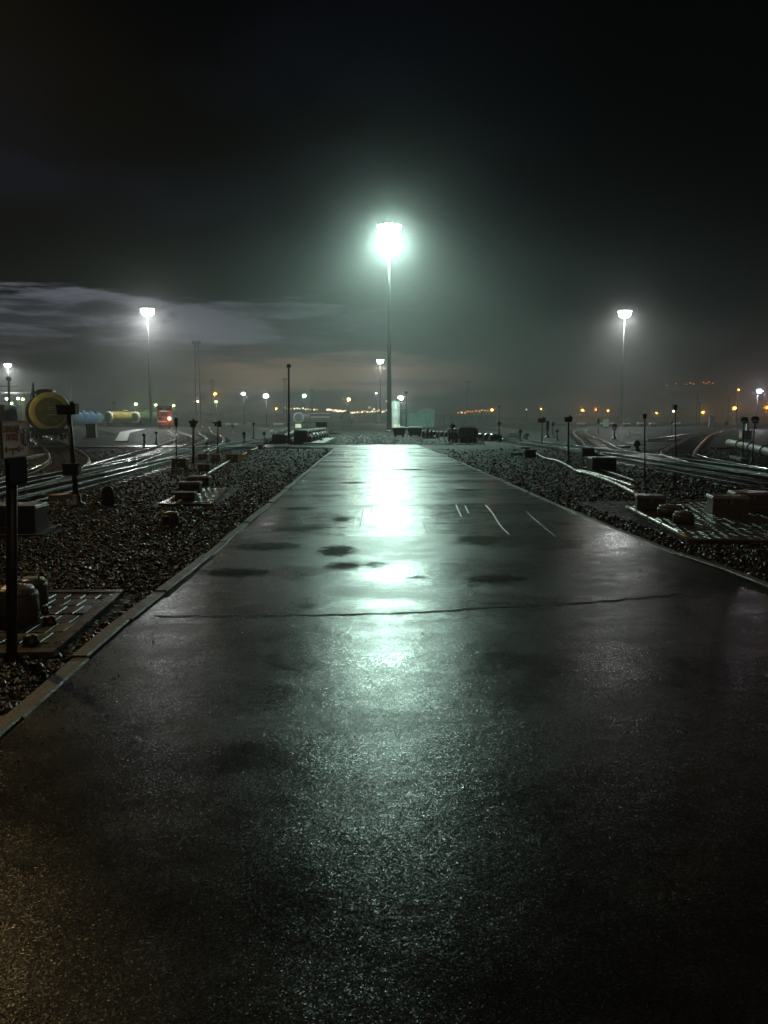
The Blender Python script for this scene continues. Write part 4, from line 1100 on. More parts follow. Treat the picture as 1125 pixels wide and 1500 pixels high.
# ------------------------------------------------------------------ wagons and locomotive
def bogie(t, y, r=0.47, gauge=0.76):
    for dy in (-0.9, 0.9):
        w_ = MB()
        for sx in (-1, 1):
            w_.lathe([(r + 0.03, -0.03), (r + 0.03, 0.0), (r, 0.01), (r - 0.03, 0.09), (r * 0.4, 0.1), (r * .4, -0.03)][::1], (sx * gauge, y + dy, r + 0.18), 'X', 20)
        w_.tube((-gauge - .2, y + dy, r + 0.18), (gauge + .2, y + dy, r + 0.18), 0.08, n=10)
        w_.build('wheelset', M['dark'], t)
    f_ = MB()
    for sx in (-1, 1):
        f_.box((sx * 1.05, y, 0.62), (0.14, 2.6, 0.22)); f_.box((sx * 1.05, y, 0.45), (0.16, 0.7, 0.3))
    f_.box((0, y, 0.7), (2.2, 0.5, 0.2)); f_.build('bogie_frame', M['black'], t)
def tank_wagon(label, loc, rz, body, ring, end, R=1.5, zc=2.36, Ln=10.8):
    """front end faces local -Y"""
    t = thing('tank_wagon', label, 'tank wagon', loc, rz, 'railway tank wagons')
    a = MB(); e = 0.32
    prof = [(R * math.sin(k * PI / 16), e * (1 - math.cos(k * PI / 16))) for k in range(9)]
    prof[0] = (1e-4, 0)
    full = prof + [(R, 1.2), (R * 1.012, 1.22), (R * 1.012, 1.28), (R, 1.3), (R, Ln / 2 - 0.05), (R * 1.012, Ln / 2), (R, Ln / 2 + 0.05), (R, Ln - 1.3), (R * 1.012, Ln - 1.25), (R, Ln - 1.2)] + [(r_, Ln - h_) for r_, h_ in reversed(prof)]
    a.lathe(full, (0, 0, zc), 'Y', 40); a.build('tank', M[body], t)
    if end != body:
        b = MB(); pe = [(r_ * 1.003, h_ - 0.006) for r_, h_ in prof[:7]]; pe[0] = (1e-4, -0.006); pe += [(pe[-1][0] + 0.003, pe[-1][1] + 0.012)]; b.lathe(pe, (0, 0, zc), 'Y', 40); b.build('end_plate', M[end], t)
    if ring:
        c = MB(); r0 = R * 0.80
        pr_ = [(R * math.sin(u), e * (1 - math.cos(u)) - 0.014) for u in (0.86, 1.0, 1.2, 1.35, 1.5, PI / 2)] 
        pr_ = [(r_ * 1.006, h_) for r_, h_ in pr_] + [(R * 1.008, 0.75)]
        c.lathe(pr_, (0, 0, zc), 'Y', 48); c.build('end_ring', M[ring], t)
    d = MB()
    for ax in (0.7, Ln - 0.7): d.lathe([(R * 1.012, -0.06), (R * 1.025, -0.06), (R * 1.025, 0.06), (R * 1.012, 0.06)], (0, ax, zc), 'Y', 40)
    d.build('strap', M['black'], t)
    h_ = MB(); h_.lathe([(0.75, zc + R - 0.2), (0.75, zc + R + 0.25), (0.6, zc + R + 0.38), (1e-4, zc + R + 0.42)], (0, Ln / 2, 0), n=20); h_.build('dome', M[body], t)
    # walkway with rails and ladder
    wk = MB(); 
    for sy in (-1, 1): wk.box((-0.45, Ln / 2 + sy * 1.2, zc + R + 0.12), (0.9, 1.1, 0.05))
    for ax in (Ln / 2 - 1.7, Ln / 2 - .7, Ln / 2 + .7, Ln / 2 + 1.7): wk.tube((-0.95, ax, zc + R - 0.3), (-0.95, ax, zc + R + 0.85), 0.03, n=6)
    wk.tube((-0.95, Ln / 2 - 1.7, zc + R + .85), (-0.95, Ln / 2 + 1.7, zc + R + .85), 0.03, n=6); wk.build('walkway', M['black'], t)
    ld = MB()
    for ax in (Ln / 2 - .22, Ln / 2 + .22): ld.tube((-1.62, ax, 0.8), (-1.0, ax, zc + R + 0.6), 0.03, n=6)
    for k in range(9):
        f_ = k / 8; ld.tube((-1.62 + .62 * f_, Ln / 2 - .22, 0.8 + (zc + R - .2) * f_), (-1.62 + .62 * f_, Ln / 2 + .22, 0.8 + (zc + R - .2) * f_), 0.02, n=6)
    ld.build('ladder', M['black'], t)
    u = MB(); u.box((0, Ln / 2, 0.88), (0.5, Ln + 0.7, 0.26)); 
    for ay in (-0.3, Ln + 0.3): u.box((0, ay, 0.92), (2.7, 0.2, 0.34))
    for ay in (1.6, Ln - 1.6):
        for sx in (-1, 1): u.box((sx * 0.75, ay, 1.05), (0.5, 0.5, 0.3))
    u.build('underframe', M['dark'], t)
    for ay, s in ((-0.4, -1), (Ln + 0.4, 1)):
        cpl = MB(); cpl.box((0, ay + s * 0.25, 0.95), (0.28, 0.6, 0.3), top=0.8); cpl.box((0.06, ay + s * 0.6, 0.95), (0.4, 0.24, 0.36)); cpl.build('coupler', M['dark'], t)
    hd = MB(); hd.tube((1.0, -0.42, 0.95), (1.0, -0.42, 1.35), 0.02, n=6); hd.tube((1.0, -0.42, 1.35), (1.25, -0.42, 1.35), 0.02, n=6); hd.tube((-1.2, -0.42, 0.5), (-1.2, -0.42, 1.3), 0.025, n=6); hd.build('handrail', M['galv'], t)
    bogie(t, 1.6); bogie(t, Ln - 1.6)
    return t
dpos = A(74, 600, 60.0)
tw = tank_wagon('olive tank wagon with a broad yellow ring round its end on the left curved siding', (dpos.x, 60, GZ), math.radians(24.5), 'brownfrm', 'yellow', 'olive')
# faint stencils on the end
pl = MB()
for (x_, z_, w_, h2) in ((0.05, 2.72, 0.5, 0.05), (0.0, 2.56, 0.38, 0.05), (0.05, 2.15, 0.55, 0.06), (0.35, 1.7, 0.3, 0.04)): pl.box((x_, -0.005, z_), (w_, 0.03, h2))
pl.build('stencil', M['cream'], tw)
def far_tank(px, D, rz, body, ring, end, label):
    p = A(px, 600, D); return tank_wagon(label, (p.x, D, GZ), rz, body, ring, end)
far_tank(112, 196, 0.42, 'teal', None, 'teal', 'pale blue tank wagon leftmost of the far row beside the flag headed switch indicator')
far_tank(124, 204, 0.42, 'teal', None, 'blue', 'pale blue tank wagon second in the far row')
far_tank(134, 212, 0.42, 'teal', None, 'blue', 'pale blue tank wagon third in the far row')
far_tank(144, 220, 0.42, 'blue', None, 'teal', 'pale blue tank wagon just left of the ochre tank wagon')
far_tank(157, 196, -0.62, 'ochre', 'cream', 'olive', 'ochre tank wagon with olive end in the far row')
far_tank(181, 235, -0.5, 'blue', None, 'blue', 'blue tank wagon between the ochre and the green tank wagons')
far_tank(196, 200, -0.35, 'green', 'cream', 'green', 'green tank wagon with pale ringed end in the far row')
far_tank(212, 215, -0.5, 'blue', None, 'blue', 'deep blue tank wagon nearest the red locomotive')
far_tank(223, 232, -0.4, 'blue', None, 'blue', 'deep blue tank wagon partly hidden behind the red locomotive')
far_tank(437, 211, -0.12, 'greytank', 'white', 'greytank', 'grey tank wagon with white ringed end left of the road end')
far_tank(506, 225, -0.1, 'darkcon', None, 'dark', 'dark tank wagon left of the small distant floodlight mast')
# locomotive
p = A(241, 600, 150)
lo = thing('locomotive', 'red shunting locomotive with one lit headlight at left', 'locomotive', (p.x, 150, GZ), math.radians(14))
a = MB(); a.box((0, 2.5, 2.2), (2.7, 5.0, 2.3), top=0.96, topy=0.99); a.box((0, 2.5, 3.42), (2.2, 4.9, 0.16), top=0.8); a.build('hood', M['red'], lo, bevel=0.05)
a = MB(); a.box((0, 6.6, 2.7), (3.0, 3.2, 3.3), top=0.95); a.build('cab', M['red'], lo, bevel=0.05)
a = MB(); a.box((0, 6.6, 4.4), (3.05, 3.4, 0.16), top=0.85); a.build('cab_roof', M['rust'], lo)
a = MB(); a.box((0, 11.5, 2.4), (2.7, 6.4, 2.7), top=0.96); a.build('rear_hood', M['red'], lo, bevel=0.05)
for sx in (-1, 1):
    a = MB(); a.box((sx * 0.75, 4.95, 3.8), (0.8, 0.06, 0.6)); a.build('window', M['glass'], lo)
    a = MB(); a.tube((sx * 0.85, -0.06, 2.0), (sx * 0.85, 0.1, 2.0), 0.28, 0.3, 14); hl = a.build('headlight', M['dark'], lo)
    if sx > 0:
        b = MB(); b.sphere((sx * 0.85, -0.12, 2.0), 0.32, 0, 12, 8, 1); b.build('lens', M['bulb_warm'], hl)
    a = MB(); a.tube((sx * 0.95, -0.9, 1.0), (sx * 0.95, -0.35, 1.0), 0.1, 0.1, 10); a.tube((sx * 0.95, -0.95, 1.0), (sx * 0.95, -0.86, 1.0), 0.25, 0.25, 14); a.build('buffer', M['dark'], lo)
a = MB(); a.box((0, -0.2, 1.0), (3.0, 0.3, 0.7)); a.build('buffer_beam', M['red'], lo)
a = MB(); a.box((-0.55, -0.37, 1.45), (1.6, 0.04, 0.16)); a.build('warning_stripe', M['white'], lo)
a = MB(); a.box((0, 7.2, 0.92), (2.9, 15, 0.2)); a.build('frame', M['black'], lo)
a = MB()
for k in range(6): a.box((-0.55 + 0.22 * k, -0.02, 2.8), (0.12, 0.06, 0.8))
a.build('grille', M['dark'], lo)
a = MB()
for sx in (-1, 1): a.tube((sx * 1.4, -0.2, 1.2), (sx * 1.4, -0.2, 2.3), 0.03, n=6)
a.tube((-1.4, -0.2, 2.3), (1.4, -0.2, 2.3), 0.03, n=6); a.build('handrail', M['white'], lo)
bogie(lo, 2.6); bogie(lo, 11.6)
point(lo, (0.85, -1.6, 2.0), 120, (1, 0.7, 0.35), 0.2)

# ------------------------------------------------------------------ equipment beyond the end of the road
# brake retarder: dark beams with wet pale caps
p = G(441, 650, GZ)
t = thing('brake_retarder', 'row of dark brake cylinders with pale wet caps left of the road end', 'track brake', (p.x, p.y, GZ), math.radians(-1.5))
nseg = 7
for k in range(nseg):
    y_ = 0.6 + k * 2.9
    a = MB(); a.box((0, y_, 0.42), (1.05, 1.9, 0.84), top=0.92); a.box((0.55, y_, 0.3), (0.16, 1.2, 0.44)); a.lathe([(0.22, 0), (0.22, 0.25), (0.12, 0.3)], (0.55, y_, 0.35), 'X', 12); a.build('cylinder_body', M['dark'], t)
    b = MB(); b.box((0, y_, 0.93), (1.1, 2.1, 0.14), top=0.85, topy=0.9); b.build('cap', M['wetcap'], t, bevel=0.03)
    c = MB(); c.path([(0.62, y_ - 0.7, 0.7), (0.82, y_ - 0.7, 0.45), (0.78, y_ - 0.7, 0.1), (0.6, y_ - 0.7, 0.0)], 0.07, 8); c.build('brake_lever', M['wetcap'], t)
a = MB(); a.box((0, 10, 0.08), (1.4, 20, 0.16)); a.build('base_beam', M['black'], t)
p = G(403, 651.5, GZ)
t = thing('brake_retarder', 'low row of dark brake cylinders left of the thin dark pole', 'track brake', (p.x, p.y + 3, GZ), math.radians(3))
for k in range(16):
    y_ = k * 1.7
    a = MB(); a.lathe([(0.3, -0.55), (0.34, -0.5), (0.34, 0.5), (0.3, 0.55)], (0, y_, 0.34), 'X', 14); a.box((0, y_, 0.1), (1.5, 0.5, 0.2)); cb = a.build('cylinder_body', M['dark'], t)
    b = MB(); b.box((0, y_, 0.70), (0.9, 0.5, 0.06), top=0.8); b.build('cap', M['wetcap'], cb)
a = MB(); a.box((0.9, 13, 0.2), (0.12, 28, 0.3)); a.box((-0.9, 13, 0.2), (0.12, 28, 0.3)); a.build('brake_beam', M['black'], t)
p = G(691, 649, GZ)
t = thing('brake_retarder', 'cream capped machine cylinder with rusty end right of the road end', 'track brake', (p.x - 0.3, p.y + 0.6, GZ), math.radians(-4))
a = MB(); a.box((0.1, 0.5, 0.2), (1.2, 1.2, 0.4), top=0.9); a.build('base', M['dark'], t)
a = MB(); a.lathe([(1e-4, -0.8), (0.3, -0.78), (0.36, -0.7), (0.36, 0.7), (0.3, 0.78), (1e-4, 0.8)], (0.1, 0.3, 0.72), 'X', 18); a.build('cylinder_body', M['cream'], t)
a = MB(); a.lathe([(0.37, 0.55), (0.40, 0.57), (0.40, 0.84), (0.3, 0.88), (1e-4, 0.9)], (0, 0.3, 0.72), 'X', 18); a.build('end_cover', M['orange'], t)
a = MB(); a.box((0.05, 0.3, 1.12), (1.4, 0.62, 0.14), top=0.85); a.build('cap', M['wetcap'], t)
for k in range(5): MB().lathe([(0.12, 0), (0.12, 0.3), (0.06, 0.35)], (-0.8 + 0.35 * k, -0.35, 0.05), 'Z', 10).build('bolt_housing', M['rust'], t)
p = G(720, 646, GZ)
t = thing('brake_retarder', 'long row of low dark rollers with glinting tops right of the cream machine cylinder', 'track brake', (p.x, p.y, GZ), math.radians(10))
for k in range(20):
    y_ = k * 1.5 - 1
    a = MB(); a.lathe([(0.24, -0.5), (0.28, -0.45), (0.28, 0.45), (0.24, 0.5)], (0, y_, 0.28), 'X', 12); a.box((0, y_, 0.08), (1.4, 0.5, 0.16)); cb = a.build('cylinder_body', M['dark'], t)
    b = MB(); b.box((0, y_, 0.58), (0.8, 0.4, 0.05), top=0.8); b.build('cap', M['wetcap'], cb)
# valve units near the cream machine
for px, lab in ((659, 'pale topped valve unit left of the cream machine cylinder'), (667, 'second valve unit touching the cream machine cylinder')):
    p = G(px, 647, GZ); t = thing('valve_unit', lab, 'valve', (p.x, p.y, GZ))
    a = MB(); a.box((0, 0, 0.35), (0.3, 0.4, 0.7), top=0.9); a.tube((0.14, 0, 0.4), (0.4, 0, 0.35), 0.08, n=8); a.build('body', M['dark'], t)
    b = MB(); b.lathe([(0.2, 0.7), (0.24, 0.78), (0.2, 0.98), (0.1, 1.05), (1e-4, 1.06)], n=14); b.build('cover', M['cream'], t)
sig(663, 620, 648, 'cap', 'dark post with block head among the valve units', 0.4, 0.4, 0.1)
# rusty cabinet with dark lower door
p = G(471, 641, GZ); D = p.y
t = thing('equipment_cabinet', 'rust brown cabinet with dark lower half at the end of the brake retarder', 'cabinet', (p.x, p.y, GZ), 0.1)
a = MB(); a.box((0, 0.6, 0.45), (1.05, 1.1, 0.9)); a.box((0, 0.03, 0.45), (0.9, 0.06, 0.76)); a.build('lower_door', M['black'], t, bevel=0.02)
a = MB(); a.box((0, 0.6, 1.2), (1.08, 1.12, 0.6)); a.build('upper_body', M['rust'], t, bevel=0.02)
a = MB(); a.box((0, 0.55, 1.53), (1.2, 1.3, 0.06)); a.build('roof', M['orange'], t)
p = G(437, 630, GZ)
t = thing('equipment_cabinet', 'small pale yellow cabinet on legs behind the brake retarder', 'cabinet', (p.x, p.y, GZ))
a = MB(); a.box((0, 0, 0.75), (1.0, 0.6, 0.75)); a.box((0, -0.31, 0.75), (0.8, 0.04, 0.55)); a.build('body', M['cream'], t, bevel=0.02)
for sx in (-1, 1): MB().box((sx * .4, 0, 0.19), (0.1, 0.5, 0.4)).build('leg', M['dark'], t)
MB().box((0, 0, 1.16), (1.15, 0.75, 0.06)).build('roof', M['rust'], t)
pc = [G(*q_) for q_ in ((444, 650), (474, 649.5), (489, 642), (470, 641.5))]; c_ = sum(pc, Vector()) / 4
m2 = MB(); m2.prism([(q_.x - c_.x, q_.y - c_.y) for q_ in pc], 0, 0.1)
tag(m2.build('concrete_slab', M['palecon'], loc=(c_.x, c_.y, GZ)), 'pale wet slab between the brake retarder and the road end', 'slab')
for (px, py, lab) in ((462, 645.5, 'black stub standing left on the pale slab by the retarder'), (466.5, 644.3, 'black stub standing in the middle of the pale slab by the retarder'), (471, 645.3, 'flat black stub lying right on the pale slab by the retarder')):
    p = G(px, py, 0.03); m2 = MB(); m2.lathe([(0.16, 0), (0.14, 0.06), (0.1, 0.08), (0.1, 0.28 if px < 470 else 0.1), (1e-4, 0.3 if px < 470 else 0.12)], n=12); tag(m2.build('pipe_stub', M['black'], loc=(p.x, p.y, 0.035)), lab, 'pipe stub')
p = G(487, 636, GZ)
t = thing('buffer_stop', 'dark angled lever frame right of the rust brown cabinet', 'lever frame', (p.x, p.y, GZ))
a = MB(); a.box((0, 0, 0.1), (1.6, 0.4, 0.2)); a.tube((-0.6, 0, 0.1), (0.5, 0, 0.75), 0.1, 0.08, 10); a.build('frame', M['dark'], t)
a = MB(); a.tube((0.5, 0, 0.72), (0.75, 0, 0.85), 0.06, n=8); a.build('lever', M['galv'], t)
# hopper bins
for px, w_, lab in ((585, 1.45, 'left hopper bin with white top and two feet near the mast base'), (608, 1.62, 'right hopper bin with white top beside the dark pump unit')):
    p = G(px, 640.5, GZ)
    t = thing('hopper_bin', lab, 'bin', (p.x, p.y + 0.5, GZ), 0.0, 'hopper bins by the tall mast')
    a = MB(); a.box((0, 0, 0.56), (w_ * 0.7, 0.9, 0.72), top=1.38); a.build('bin', M['dark'], t, bevel=0.02)
    a = MB(); a.box((0, 0, 0.96), (w_ * 1.02, 1.3, 0.08)); a.box((w_ * .05, 0, 1.04), (w_ * 0.8, 1.0, 0.1), top=0.95); a.build('lid', M['white'], t, bevel=0.02)
    for sx in (-1, 1): MB().box((sx * w_ * 0.26, 0, 0.1), (0.18, 0.8, 0.24)).build('foot', M['black'], t)
p = G(628, 642.5, GZ)
t = thing('pump_unit', 'low dark pump unit with bent pipe right of the hopper bins', 'pump', (p.x, p.y, GZ))
a = MB(); a.box((0, 0, 0.1), (1.4, 0.7, 0.2)); a.build('base', M['black'], t)
for x_, h2 in ((-0.5, 0.75), (-0.1, 0.95), (0.25, 0.8)):
    a = MB(); a.lathe([(0.17, 0.15), (0.17, h2 * 0.6), (0.1, h2 * 0.65), (0.14, h2 * 0.8), (0.05, h2)], (x_, 0, 0), n=12); a.box((x_ + 0.1, -0.1, h2 * 0.5), (0.25, 0.1, 0.1)); a.build('motor', M['dark'], t)
a = MB(); a.path([(0.3, 0, 0.45), (0.5, 0, 0.62), (0.72, 0, 0.55), (0.85, 0, 0.3), (0.88, 0, 0.0)], 0.08, 8); a.build('pipe', M['dark'], t)
# silo
p = A(579.5, 600, 152)
t = thing('storage_silo', 'white upright storage silo directly right of the nearest mast', 'silo', (p.x, 152, GZ))
top = A(579.5, 587, 152).z - GZ
a = MB(); a.lathe([(0.85, 0.9), (0.87, 0.95), (0.87, 2.4), (0.89, 2.45), (0.87, 2.5), (0.87, 3.8), (0.89, 3.85), (0.87, 3.9), (0.87, top - 0.3), (0.7, top - 0.1), (1e-4, top)], n=32); a.build('vessel', M['white'], t)
a = MB(); a.lathe([(0.92, 0), (0.92, 0.9), (0.84, 0.92)], n=24); a.build('skirt', M['cream'], t)
a = MB(); a.path([(0.1, 0, top - 0.05), (0.1, 0, top + 0.35), (0.4, 0, top + 0.45), (0.75, 0, top + 0.2), (1.0, 0, top - 0.6), (1.02, 0, 0.8)], 0.07, 8); a.build('pipe', M['galv'], t)
a = MB()
for sx in (-1, 1): a.tube((0.96, sx * 0.2 - .6, 0.5), (0.96, sx * .2 - .6, top), 0.03, n=6)
for k in range(12): a.tube((0.96, -.8, 0.6 + k * 0.38), (0.96, -.4, 0.6 + k * 0.38), 0.02, n=6)
a.build('ladder', M['galv'], t)
p = A(591, 600, 156)
t = thing('pump_house', 'narrow dark steel frame and box between the silo and the thin dark pole', 'pump house', (p.x, 156, GZ))
a = MB(); a.box((0, 0.5, 1.4), (1.3, 1.4, 2.8)); a.build('wall', M['darkcon'], t); a = MB(); a.box((0, 0.5, 2.85), (1.5, 1.6, 0.12)); a.build('roof', M['galv'], t)
a = MB()
for sx in (-1, 1): a.tube((sx * 0.6, -0.3, 2.8), (sx * 0.6, -0.3, 4.6), 0.06, n=6)
a.tube((-0.6, -0.3, 4.6), (0.6, -0.3, 4.6), 0.06, n=6); a.tube((-0.6, -0.3, 3.7), (0.6, -0.3, 3.7), 0.06, n=6); a.build('railing', M['galv'], t)
a = MB(); a.box((0, -0.22, 1.2), (0.8, 0.06, 2.0)); a.build('door', M['dark'], t)
# teal shed
p0 = A(636, 600, 186); wl = 26 * 186 / F
t = thing('shed', 'teal sheet metal shed with low curved roof right of the silo', 'shed', (p0.x, 186, GZ), 0)
hh_ = A(620, 601.5, 186).z - GZ
a = MB(); Lx, Ly = wl, 14.0; sk = -5.6
vs = [(0, 0, -0.2), (-Lx, 0, -0.2), (-Lx + sk, Ly, -0.2), (sk, Ly, -0.2), (0, 0, hh_ - .25), (-Lx, 0, hh_ - .25), (-Lx + sk, Ly, hh_ - .25), (sk, Ly, hh_ - .25)]
a.add(vs, [(0, 1, 2, 3), (7, 6, 5, 4), (1, 0, 4, 5), (2, 1, 5, 6), (3, 2, 6, 7), (0, 3, 7, 4)])
a.build('wall', M['shed'], t)
a = MB()
for k in range(24): x_ = -Lx * (k + 0.5) / 24; a.box((x_, -0.03, hh_ / 2 - 0.1), (0.09, 0.06, hh_ - 0.3))
for k in range(24): f_ = (k + .5) / 24; a.box((-Lx + sk * f_ - 0.03, Ly * f_, hh_ / 2 - .1), (0.09, 0.09, hh_ - 0.3))
a.build('sheet_rib', M['shed'], t)
a = MB(); n = 8; vs = []
for yy_, s_ in ((-0.3, 0), (Ly + 0.3, 1)):
    for k in range(n + 1):
        f_ = k / n; x_ = 0.3 - (Lx + 0.6) * f_; vs.append((x_ + sk * s_, yy_, hh_ - 0.28 + 0.75 * math.sin(PI * (0.12 + f_ * .88))))
    for k in range(n + 1):
        f_ = k / n; x_ = 0.3 - (Lx + 0.6) * f_; vs.append((x_ + sk * s_, yy_, hh_ - 0.45))
m_ = n + 1
fs = []
for k in range(n):
    fs += [(k, k + 1, 2 * m_ + k + 1, 2 * m_ + k), (m_ + k + 1, m_ + k, 3 * m_ + k, 3 * m_ + k + 1), (k + 1, k, m_ + k, m_ + k + 1), (2 * m_ + k, 2 * m_ + k + 1, 3 * m_ + k + 1, 3 * m_ + k)]
fs += [(0, 2 * m_, 3 * m_, m_), (n, n + m_, n + 3 * m_, n + 2 * m_)]
a.add(vs, fs); a.build('roof', M['shedroof'], t)
a = MB(); a.box((-Lx * 0.33, -0.08, 1.3), (1.5, 0.06, 2.7)); dr = a.build('door', M['shedroof'], t); MB().box((-Lx * 0.33 + .6, -0.14, 1.3), (0.1, 0.08, 0.25)).build('handle', M['dark'], dr)
# grey board fence
pa, pb = A(638, 600, 262), A(727, 600, 300)
t = thing('fence', 'long grey upright board fence right of the teal shed', 'fence', (pa.x, pa.y, GZ))
d_ = Vector((pb.x - pa.x, pb.y - pa.y, 0)); n = 84; a = MB()
for k in range(n):
    if random.random() < 0.04: continue
    q_ = d_ * ((k + .5) / n); a.box((q_.x, q_.y, 1.65 + random.uniform(-.06, .06)), (d_.length / n * 0.9, 0.1, 3.5), math.atan2(d_.y, d_.x))
a.build('boards', M['fence'], t)
for k in range(9):
    q_ = d_ * (k / 8); MB().box((q_.x, q_.y + 0.16, 1.7), (0.2, 0.2, 3.8)).build('post', M['dark'], t)
# low pale concrete blocks on the right and left
for px, w_, lab in ((852, 1.9, 'pale low platform block leftmost of the far right row'), (884, 1.0, 'pale low platform block beside the white cabinet'), (896, 1.2, 'pale low platform block just left of the right mast'), (918, 1.4, 'pale low platform block just right of the right mast'), (939, 1.4, 'pale low platform block halfway between mast and gantry'), (957, 1.4, 'pale low platform block left of the gantry leg'), (991, 1.7, 'pale low platform block under the gantry')):
    D = 190; p = A(px, 600, D); ww = w_ * 6 * D / F
    t = thing('platform_block', lab, 'concrete block', (p.x, D, GZ), 0, 'pale platform blocks on the right')
    MB().box((0, 0, 0.85), (ww, 1.4, 0.3)).build('slab', M['white'], t, bevel=0.03)
    for sx in (-1, 0, 1): MB().box((sx * ww * 0.4, 0, 0.34), (0.35, 1.0, 0.72)).build('support', M['darkcon'], t)
for px, lab in ((135, None), (334, 'low white block on the field below the white lamp'), (345, 'low white block left of the large white lamp pole'), (404, 'low white block right of the large white lamp pole'), (412, 'low white block closest to the thin dark pole')):
    if lab is None: continue
    D = 200; p = A(px, 600, D)
    t = thing('platform_block', lab, 'concrete block', (p.x, D, GZ), 0.2, 'low white blocks on the left field')
    MB().box((0, 0, 0.72), (1.3, 1.2, 0.3)).build('slab', M['white'], t, bevel=0.03)
    for sx in (-1, 1): MB().box((sx * .45, 0, 0.28), (0.3, 0.9, 0.6)).build('support', M['darkcon'], t)
def cabinet(px, ytop, D, w_, label, m):
    p = A(px, 600, D); h = A(px, ytop, D).z - GZ
    t = thing('equipment_cabinet', label, 'cabinet', (p.x, D, GZ))
    MB().box((0, 0, h * 0.54), (w_, w_ * 0.6, h * 0.88)).build('body', M[m], t, bevel=0.03)
    MB().box((0, 0, h * 0.05), (w_ * 1.1, w_ * .7, h * 0.12)).build('plinth', M['darkcon'], t)
    dr = MB().box((0, -w_ * 0.31, h * 0.54), (w_ * 0.8, 0.04, h * 0.7)).build('door', M[m], t)
    MB().box((w_ * .3, -w_ * 0.33 - .02, h * 0.54), (0.06, 0.06, 0.25)).build('handle', M['dark'], dr)
    MB().box((0, 0, h * 0.99), (w_ * 1.12, w_ * .72, 0.08)).build('roof', M['galv'], t)
cabinet(888.5, 613.5, 170, 1.05, 'white trackside cabinet just left of the right mast', 'white')
cabinet(1043, 610.5, 190, 1.2, 'pale grey cabinet right of the orange lamp under the gantry', 'galv')
cabinet(1096.5, 617.5, 85, 0.32, 'narrow white cabinet between the two bushy headed signals', 'white')
cabinet(1094, 631, 72, 0.95, 'low tan cabinet below the narrow white one', 'tan')
cabinet(133, 621, 78, 0.95, 'brownish cabinet right of the tall dark switch indicator', 'rust')
# gantry
pl_, pr2 = A(982, 600, 250), A(1066.5, 600, 236)
t = thing('gantry', 'grey overhead gantry with a lattice beam spanning the far right tracks', 'gantry', (pl_.x, pl_.y, GZ))
d_ = Vector((pr2.x - pl_.x, pr2.y - pl_.y, 0)); zl, zr = A(982, 575, 250).z - GZ, A(1066, 570.5, 236).z - GZ
for q_, zt in ((Vector((0, 0, 0)), zl + 0.8), (d_, zr + 1.2), (d_ * 0.93 + Vector((-0.6, 18, 0)), zr - 0.5)):
    MB().tube((q_.x, q_.y, -0.2), (q_.x, q_.y, zt), 0.26, 0.2, 10).build('leg', M['galv'], t)
a = MB(); n = 16; e0, e1 = Vector((-2.6, 0, zl + .6)), Vector((d_.x, d_.y, zr + .4)); up = Vector((0, 0, 0.9))
a.tube(e0, e1, 0.12, n=6); a.tube(e0 + up, e1 + up, 0.12, n=6)
for k in range(n):
    q0, q1 = e0.lerp(e1, k / n), e0.lerp(e1, (k + 1) / n)
    if k % 2: a.tube(q0, q1 + up, 0.07, n=6)
    else: a.tube(q0 + up, q1, 0.07, n=6)
a.build('beam', M['galv'], t)
for k, f_ in enumerate((0.05, 0.2, 0.36, 0.42, 0.47, 0.62, 0.66, 0.7, 0.76)):
    q_ = e0.lerp(e1, f_) + Vector((0, 0, 1.7 + 0.4 * (k % 2)))
    m2 = MB(); m2.tube(q_ - Vector((0, 0, 0.9)), q_, 0.05, n=6); ob = m2.build('lamp_bracket', M['dark'], t); MB().sphere(q_, 0.16, 0, 8, 6).build('lamp', M['bulb_deep'], ob)
# far buildings
def hall(px0, px1, ytop, D, dep, label, wm, rm, lit=False, slope=0.0):
    p0, p1 = A(px0, 600, D), A(px1, 600, D); h = A(px0, ytop, D).z - GZ; w_ = p1.x - p0.x
    t = thing('building', label, 'building', (p0.x + w_ / 2, D, GZ))
    MB().box((0, dep / 2, h / 2 - 0.3), (w_, dep, h - 0.4)).build('wall', M[wm], t)
    r = MB(); r.box((0, dep / 2, h - 0.2), (w_ + 1, dep + 1, 0.5), top=0.97, topy=0.7); r.build('roof', M[rm], t)
    for k in range(5):
        x_ = -w_ / 2 + w_ * (k + .5) / 5; MB().box((x_, -0.06, h * 0.35), (w_ / 9, 0.1, h * 0.5)).build('door', M['dark'], t)
    if lit:
        for row in range(2):
            for k in range(16):
                x_ = -w_ / 2 + w_ * (k + .5) / 16; MB().box((x_, -0.08, h * (0.9 - 0.36 * row)), (w_ / 16 * 0.55, 0.12, h * 0.10)).build('window', M['litwin'], t)
    return t
M['litwin'] = emit('lit_window', (1, 0.93, 0.8), 0.8)
hall(446, 483, 604, 520, 16, 'long low building with two rows of lit windows below the horizon lamps', 'darkcon', 'darkcon', True)
hall(274, 292, 602, 420, 14, 'low building with bright green roof right of the red locomotive', 'darkcon', 'greenroof')
hall(292, 312, 604.5, 440, 14, 'lower dull green roofed building adjoining the bright green roof', 'darkcon', 'shedroof')
hall(-30, 52, 574.5, 330, 30, 'long yellowish hall behind the far left cluster of lamps', 'wall', 'darkcon')
bx = A(2, 600, 66)
t = thing('freight_container', 'dark stacked container frame cut by the left frame edge above the sign', 'container', (bx.x - 1.0, 66, GZ))
MB().box((0, 1.2, 1.5), (2.5, 2.4, 3.0)).build('body', M['dark'], t, bevel=0.03)
a = MB()
for k in range(8): a.box((-1.1 + k * 0.31, -0.03, 1.5), (0.09, 0.08, 2.7))
a.build('rib', M['black'], t)
a = MB()
for zz_ in (0.1, 2.95): a.box((0, -0.05, zz_), (2.6, 0.12, 0.16))
